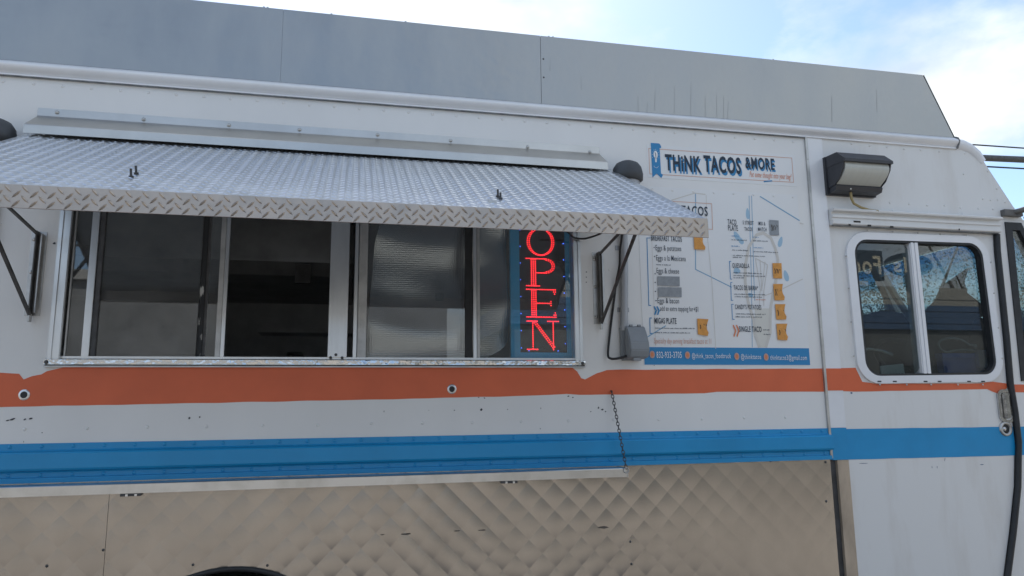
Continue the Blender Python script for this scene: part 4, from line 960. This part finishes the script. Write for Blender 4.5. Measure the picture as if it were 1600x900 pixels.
# ------------------------------------------------------------------ taped price notes
def note(name, corners, m, label, ink, seed, torn=True):
    rnd = random.Random(seed); pts = wp(*corners); (ax, az), (bx_, bz), (cx_, cz), (dx_, dz) = pts
    loop = [(ax, az), (bx_, bz)]
    if torn:
        for k in range(1, 5): t_ = k/5; loop.append((bx_+(cx_-bx_)*t_+(-.006 if k < 4 else .006)*abs(math.sin(t_*3.1)), bz+(cz-bz)*t_))
    loop += [(cx_, cz), (dx_, dz)]
    e = empty(name, ((ax+cx_)/2, 0, min(cz, dz)), label, 'price note' if ink else 'tape patch', 'taped notes on the menu board')
    mb = MB(); n = len(loop)
    fv = [(x, y3-.0008-(.004 if (torn and i in (4, 5, 6)) else 0), z) for i, (x, z) in enumerate(loop)]
    mb.add(fv+[(x, y+.0007, z) for x, y, z in fv], [tuple(range(n)), tuple(range(n, 2*n))[::-1]]+[((i+1) % n, i, n+i, n+(i+1) % n) for i in range(n)])
    mb.build('note_paper' if ink else 'tape', m, e)
    if ink:
        mk = MB(); wd = bx_-ax; hh = az-dz
        for k in range(4):
            x = ax+wd*(.18+.18*k)+rnd.uniform(-.002, .002); zt = az-hh*(.30+rnd.uniform(0, .1)); zb = az-hh*(.70+rnd.uniform(-.05, .08))
            if k == 3: zb = az-hh*.48
            s_ = stroke([(x, zt), (x+.004, (zt+zb)/2), (x+.001, zb)], .0042 if k == 0 else .003, y3-.0016)
            mk.add(s_.v, s_.f)
        mk.build('handwriting', M('marker_ink', (.05, .035, .025), .6) if 'marker_ink' not in bpy.data.materials else bpy.data.materials['marker_ink'], e, recalc=False)
note('price_note', ((1083, 368), (1098, 369), (1100, 391), (1084, 390)), TAPE, 'orange price note peeking out below the awning corner beside the egg items', False, 1)
note('price_note', ((1088.5, 498), (1106, 499), (1104, 525.5), (1089.5, 522.5)), TAPE, 'orange price note beside MIGAS PLATE on the menu board', True, 2)
note('price_note', ((1206, 411.5), (1220, 411.5), (1221, 435.5), (1207.3, 435)), TAPE, 'orange price note beside QUESADILLA on the menu board', True, 3, False)
note('price_note', ((1207, 444), (1222, 444), (1223.5, 469.5), (1209.3, 469.5)), TAPE, 'orange price note beside TACOS DE BIRRIA on the menu board', True, 4)
note('price_note', ((1210, 475.5), (1226, 475.5), (1226, 499.8), (1212, 499.5)), TAPE, "orange price note beside CANDY'S POTATOES on the menu board", True, 5)
note('price_note', ((1212, 506), (1229, 506), (1228, 532), (1214, 531)), TAPE, 'orange price note beside SINGLE TACO on the menu board', True, 6)
note('price_note', ((1201, 344), (1215.5, 345), (1216.3, 368), (1202.5, 367.8)), TAPEG, 'grey price note beside MIX & MATCH on the menu board', True, 7, False)
note('tape_patch', ((1026.5, 432), (1061, 432.5), (1061.3, 447.5), (1027, 446.5)), TAPEG, 'grey tape patch directly below the Eggs & cheese line', False, 8, False)
note('tape_patch', ((1027, 449.2), (1064, 449.6), (1064.3, 464.6), (1027.8, 464)), TAPEG, 'grey tape patch directly above the Eggs & bacon line', False, 9, False)

# ------------------------------------------------------------------ cables and street mast behind the truck
def far(px, py, Y): return W(px, py, Y)
def span(name, p, q, Y, r, label, cat, grp=None):
    a = far(*p, Y); b = far(*q, Y); d = (b-a)
    a2 = a-d*6; b2 = a+d*14
    pts = []
    for k in range(41):
        t_ = k/40; v = a2.lerp(b2, t_); pts.append(v)
    return tag(MB().tube(pts, r, 8).build(name, BLACKC), label, cat, grp)
span('utility_cable', (1520, 226), (1600, 231.5), 9.0, .016, 'thin dark utility wire above the thick beam beside the cab roof', 'cable')
span('utility_cable', (1545, 260.5), (1600, 263.5), 9.0, .018, 'thin dark utility wire below the thick beam beside the cab roof', 'cable')
a, b = far(1530, 246.5, 8.5), far(1600, 249.5, 8.5); d = b-a
MB_ = MB(); MB_.tube([a-d*.6, a+d*1, a+d*5], [.062, .066, .085], 12)
tag(MB_.build('street_mast_arm', DARKM), 'thick dark horizontal beam crossing the sky beside the cab roof', 'beam')
pe = a+d*5
po = empty('utility_pole', (pe.x, pe.y+.25, 0), 'dark pole carrying the thick beam and the wires past the cab', 'pole')
MB().tube([(pe.x, pe.y+.25, 0), (pe.x, pe.y+.25, pe.z+3)], [.17, .13], 14).build('pole_shaft', DARKM, po)

# ------------------------------------------------------------------ across the lot (seen only mirrored in the glass)
SH = empty('shop_building', (4, -12.5, 0), 'low cream shop with blue fascia, mirrored in the window glass', 'building')
CREAM = M('cream_siding', (.30, .285, .245), .7, var=.06); SGREY = M('grey_shop_wall', (.10, .105, .10), .8, var=.15); BFAS = M('blue_fascia', (.04, .085, .17), .5, var=.1)
SX0, SX1, SY = 3.4, 24.0, -12.0
MB().box(SX0, SX1, SY-5, SY, 0, 3.35).build('wall', SGREY, SH)
for k in range(4):
    z = 3.35+.15*k; MB().box(SX0-.1, SX1+.1, SY-5, SY+.10+.02*(k % 2), z+.004, z+.146).build('fascia_board', BFAS, SH)
for k in range(3):
    z = 3.95+.15*k; MB().box(SX0-.1, SX1+.1, SY-5, SY+.08+.02*(k % 2), z+.004, z+.147).build('siding_board', CREAM, SH)
DGL = M('shop_glass', (.02, .025, .03), .1)
for k in range(5):
    x = SX0+1.2+3.9*k
    wn = MB().box(x, x+1.8, SY, SY+.03, 1.0 if k % 3 else .1, 2.5).build('shop_window' if k % 3 else 'shop_door', DGL, SH)
    fr = MB().sheet([[(x-.08, (1.0 if k % 3 else .1)-.08), (x+1.88, (1.0 if k % 3 else .1)-.08), (x+1.88, 2.58), (x-.08, 2.58)], [(x+.02, (1.0 if k % 3 else .1)), (x+1.78, (1.0 if k % 3 else .1)), (x+1.78, 2.48), (x+.02, 2.48)]], SY+.02, SY+.06); fr.build('window_frame', DARKM, wn)
def mirror_pt(px, py, Y):
    """where the sight line through a photo pixel meets y=Y after the mirror of the glass plane y=0.02"""
    m_ = .018; d = ray(px, py); t1 = (m_-CAM.y)/d.y; p_ = CAM+d*t1; t2 = (p_.y-Y)/d.y; return Vector((p_.x+d.x*t2, Y, p_.z+d.z*t2))
sgA, sgB = mirror_pt(1334, 390, SY+.3), mirror_pt(1383, 438, SY+.3)
SG = empty('roof_sign', ((sgA.x+sgB.x)/2, SY+.2, 4.4), 'dark rooftop sign with cream letters, mirrored in the cab door glass', 'sign')
SGN = M('sign_navy', (.018, .035, .055), .5); SGL = M('sign_cream', (.62, .56, .42), .6)
MB().box(sgA.x-1.2, sgB.x, SY+.15, SY+.28, sgB.z, sgA.z).build('sign_panel', SGN, SG)
ov0, ov1 = mirror_pt(1386, 393, SY+.3), mirror_pt(1462, 432, SY+.3)
mb = MB(); cxx, czz = (ov0.x+ov1.x)/2, (ov0.z+ov1.z)/2; nn = 28
mb.poly([(cxx+(ov1.x-ov0.x)/2*math.cos(2*math.pi*k/nn), czz+(ov0.z-ov1.z)/2*math.sin(2*math.pi*k/nn)) for k in range(nn)], SY+.14, SY+.26); mb.build('sign_oval', SGN, SG)
def sign_text(s, x0, x1, zb, h, Y):
    vs_, fs = text_verts(s, .02); lo = min(v.x for v in vs_); hi = max(v.x for v in vs_); k = (x1-x0)/(hi-lo); mb = MB()
    mb.add([(x1-(v.x-lo)*k, Y, zb+v.y*h/CAPH) for v in vs_], fs); return mb.build('sign_lettering', SGL, SG, recalc=False)
wA, hA = sgB.x-sgA.x, sgA.z-sgB.z
sign_text('Foo', sgA.x-.15*wA, sgB.x-.10*wA, sgB.z+.22*hA, .58*hA, SY+.29)
sign_text('ds', ov0.x+.12*(ov1.x-ov0.x), ov0.x+.58*(ov1.x-ov0.x), ov1.z+.16*(ov0.z-ov1.z), .62*(ov0.z-ov1.z), SY+.27)
for x in (sgA.x-.6, sgB.x-.2, cxx): MB().box(x-.05, x+.05, SY+.02, SY+.14, 4.35, czz+.1).build('sign_post', DARKM, SG)

SD = empty('storage_shed', (-6, -17, 0), 'long grey shed with a flat roof, mirrored faintly in the service window', 'building')
MB().box(-20, 2.6, -21, -17, 0, 4.9).build('wall', M('shed_wall', (.17, .175, .18), .8, var=.2, vscale=1.2), SD)
MB().box(-20.2, 2.8, -21.2, -16.8, 4.9, 5.15).build('roof', M('shed_roof', (.33, .33, .32), .7), SD)
for k in range(4):
    x = -16+4.6*k; MB().box(x, x+2.4, -17, -16.95, .05, 2.5).build('roller_door', M('roller_door', (.16, .17, .18), .6, var=.1) if k == 0 else bpy.data.materials['roller_door'], SD)
# trees beyond the shop
BARK = M('bark', (.10, .08, .06), .9, var=.3, vscale=20); LEAFM = M('leaves', (.09, .12, .05), .6, c2=(.12, .15, .07), vscale=3)
def tree(x, y, h, rad, label, seed):
    rnd = random.Random(seed); e = empty('shade_tree', (x, y, 0), label, 'tree')
    tk = MB(); top_ = Vector((x, y, h*.55)); tk.tube([(x, y, 0), (x+.1, y, h*.3), top_], [.28, .2, .13], 9); limbs = []
    for k in range(9):
        a = rnd.uniform(0, 6.28); q = Vector((x+math.cos(a)*rad*rnd.uniform(.4, .85), y+math.sin(a)*rad*rnd.uniform(.4, .85), h*rnd.uniform(.6, .95)))
        b_ = Vector((x+.1, y, h*rnd.uniform(.3, .52))); mid = b_.lerp(q, .5)+Vector((0, 0, -.2)); tk.tube([b_, mid, q], [.10, .06, .02], 6); limbs += [q, mid]
    tk.build('trunk', BARK, e)
    cr_ = MB()
    for k in range(14000):
        c = rnd.choice(limbs)+Vector((rnd.gauss(0, rad*.24), rnd.gauss(0, rad*.24), rnd.gauss(0, h*.085)))
        u_ = Vector((rnd.gauss(0, 1), rnd.gauss(0, 1), rnd.gauss(0, 1))).normalized(); v_ = u_.cross(Vector((rnd.gauss(0, 1), rnd.gauss(0, 1), rnd.gauss(0, 1)))).normalized()
        s_ = rnd.uniform(.018, .04); cr_.add([c-u_*s_, c+v_*s_*.5, c+u_*s_, c-v_*s_*.5], [(0, 1, 2, 3)])
    cr_.build('crown', LEAFM, e, recalc=False)
tree(19.5, -15.5, 8.5, 3.0, 'leafy tree behind the shop roof sign, mirrored in the cab glass', 1)
tree(24.5, -16.0, 8.0, 2.8, 'leafy tree at the far end of the shop, mirrored in the cab glass', 2)
tree(29.0, -12.0, 7.5, 2.8, 'leafy tree past the end of the shop, mirrored in the quarter window', 3)
for i, (x, y, h) in enumerate(((13.5, 13.0, 6.0), (17.0, 12.0, 5.8), (11.0, 15.0, 6.2), (21.0, 11.0, 5.6))):
    tree(x, y, h, 2.4, ('leafy tree past the truck nose, seen through the cab glass, '+('beside the mast arm pole', 'second beyond the pole', 'standing farthest back', 'farthest along the street')[i]), 20+i)
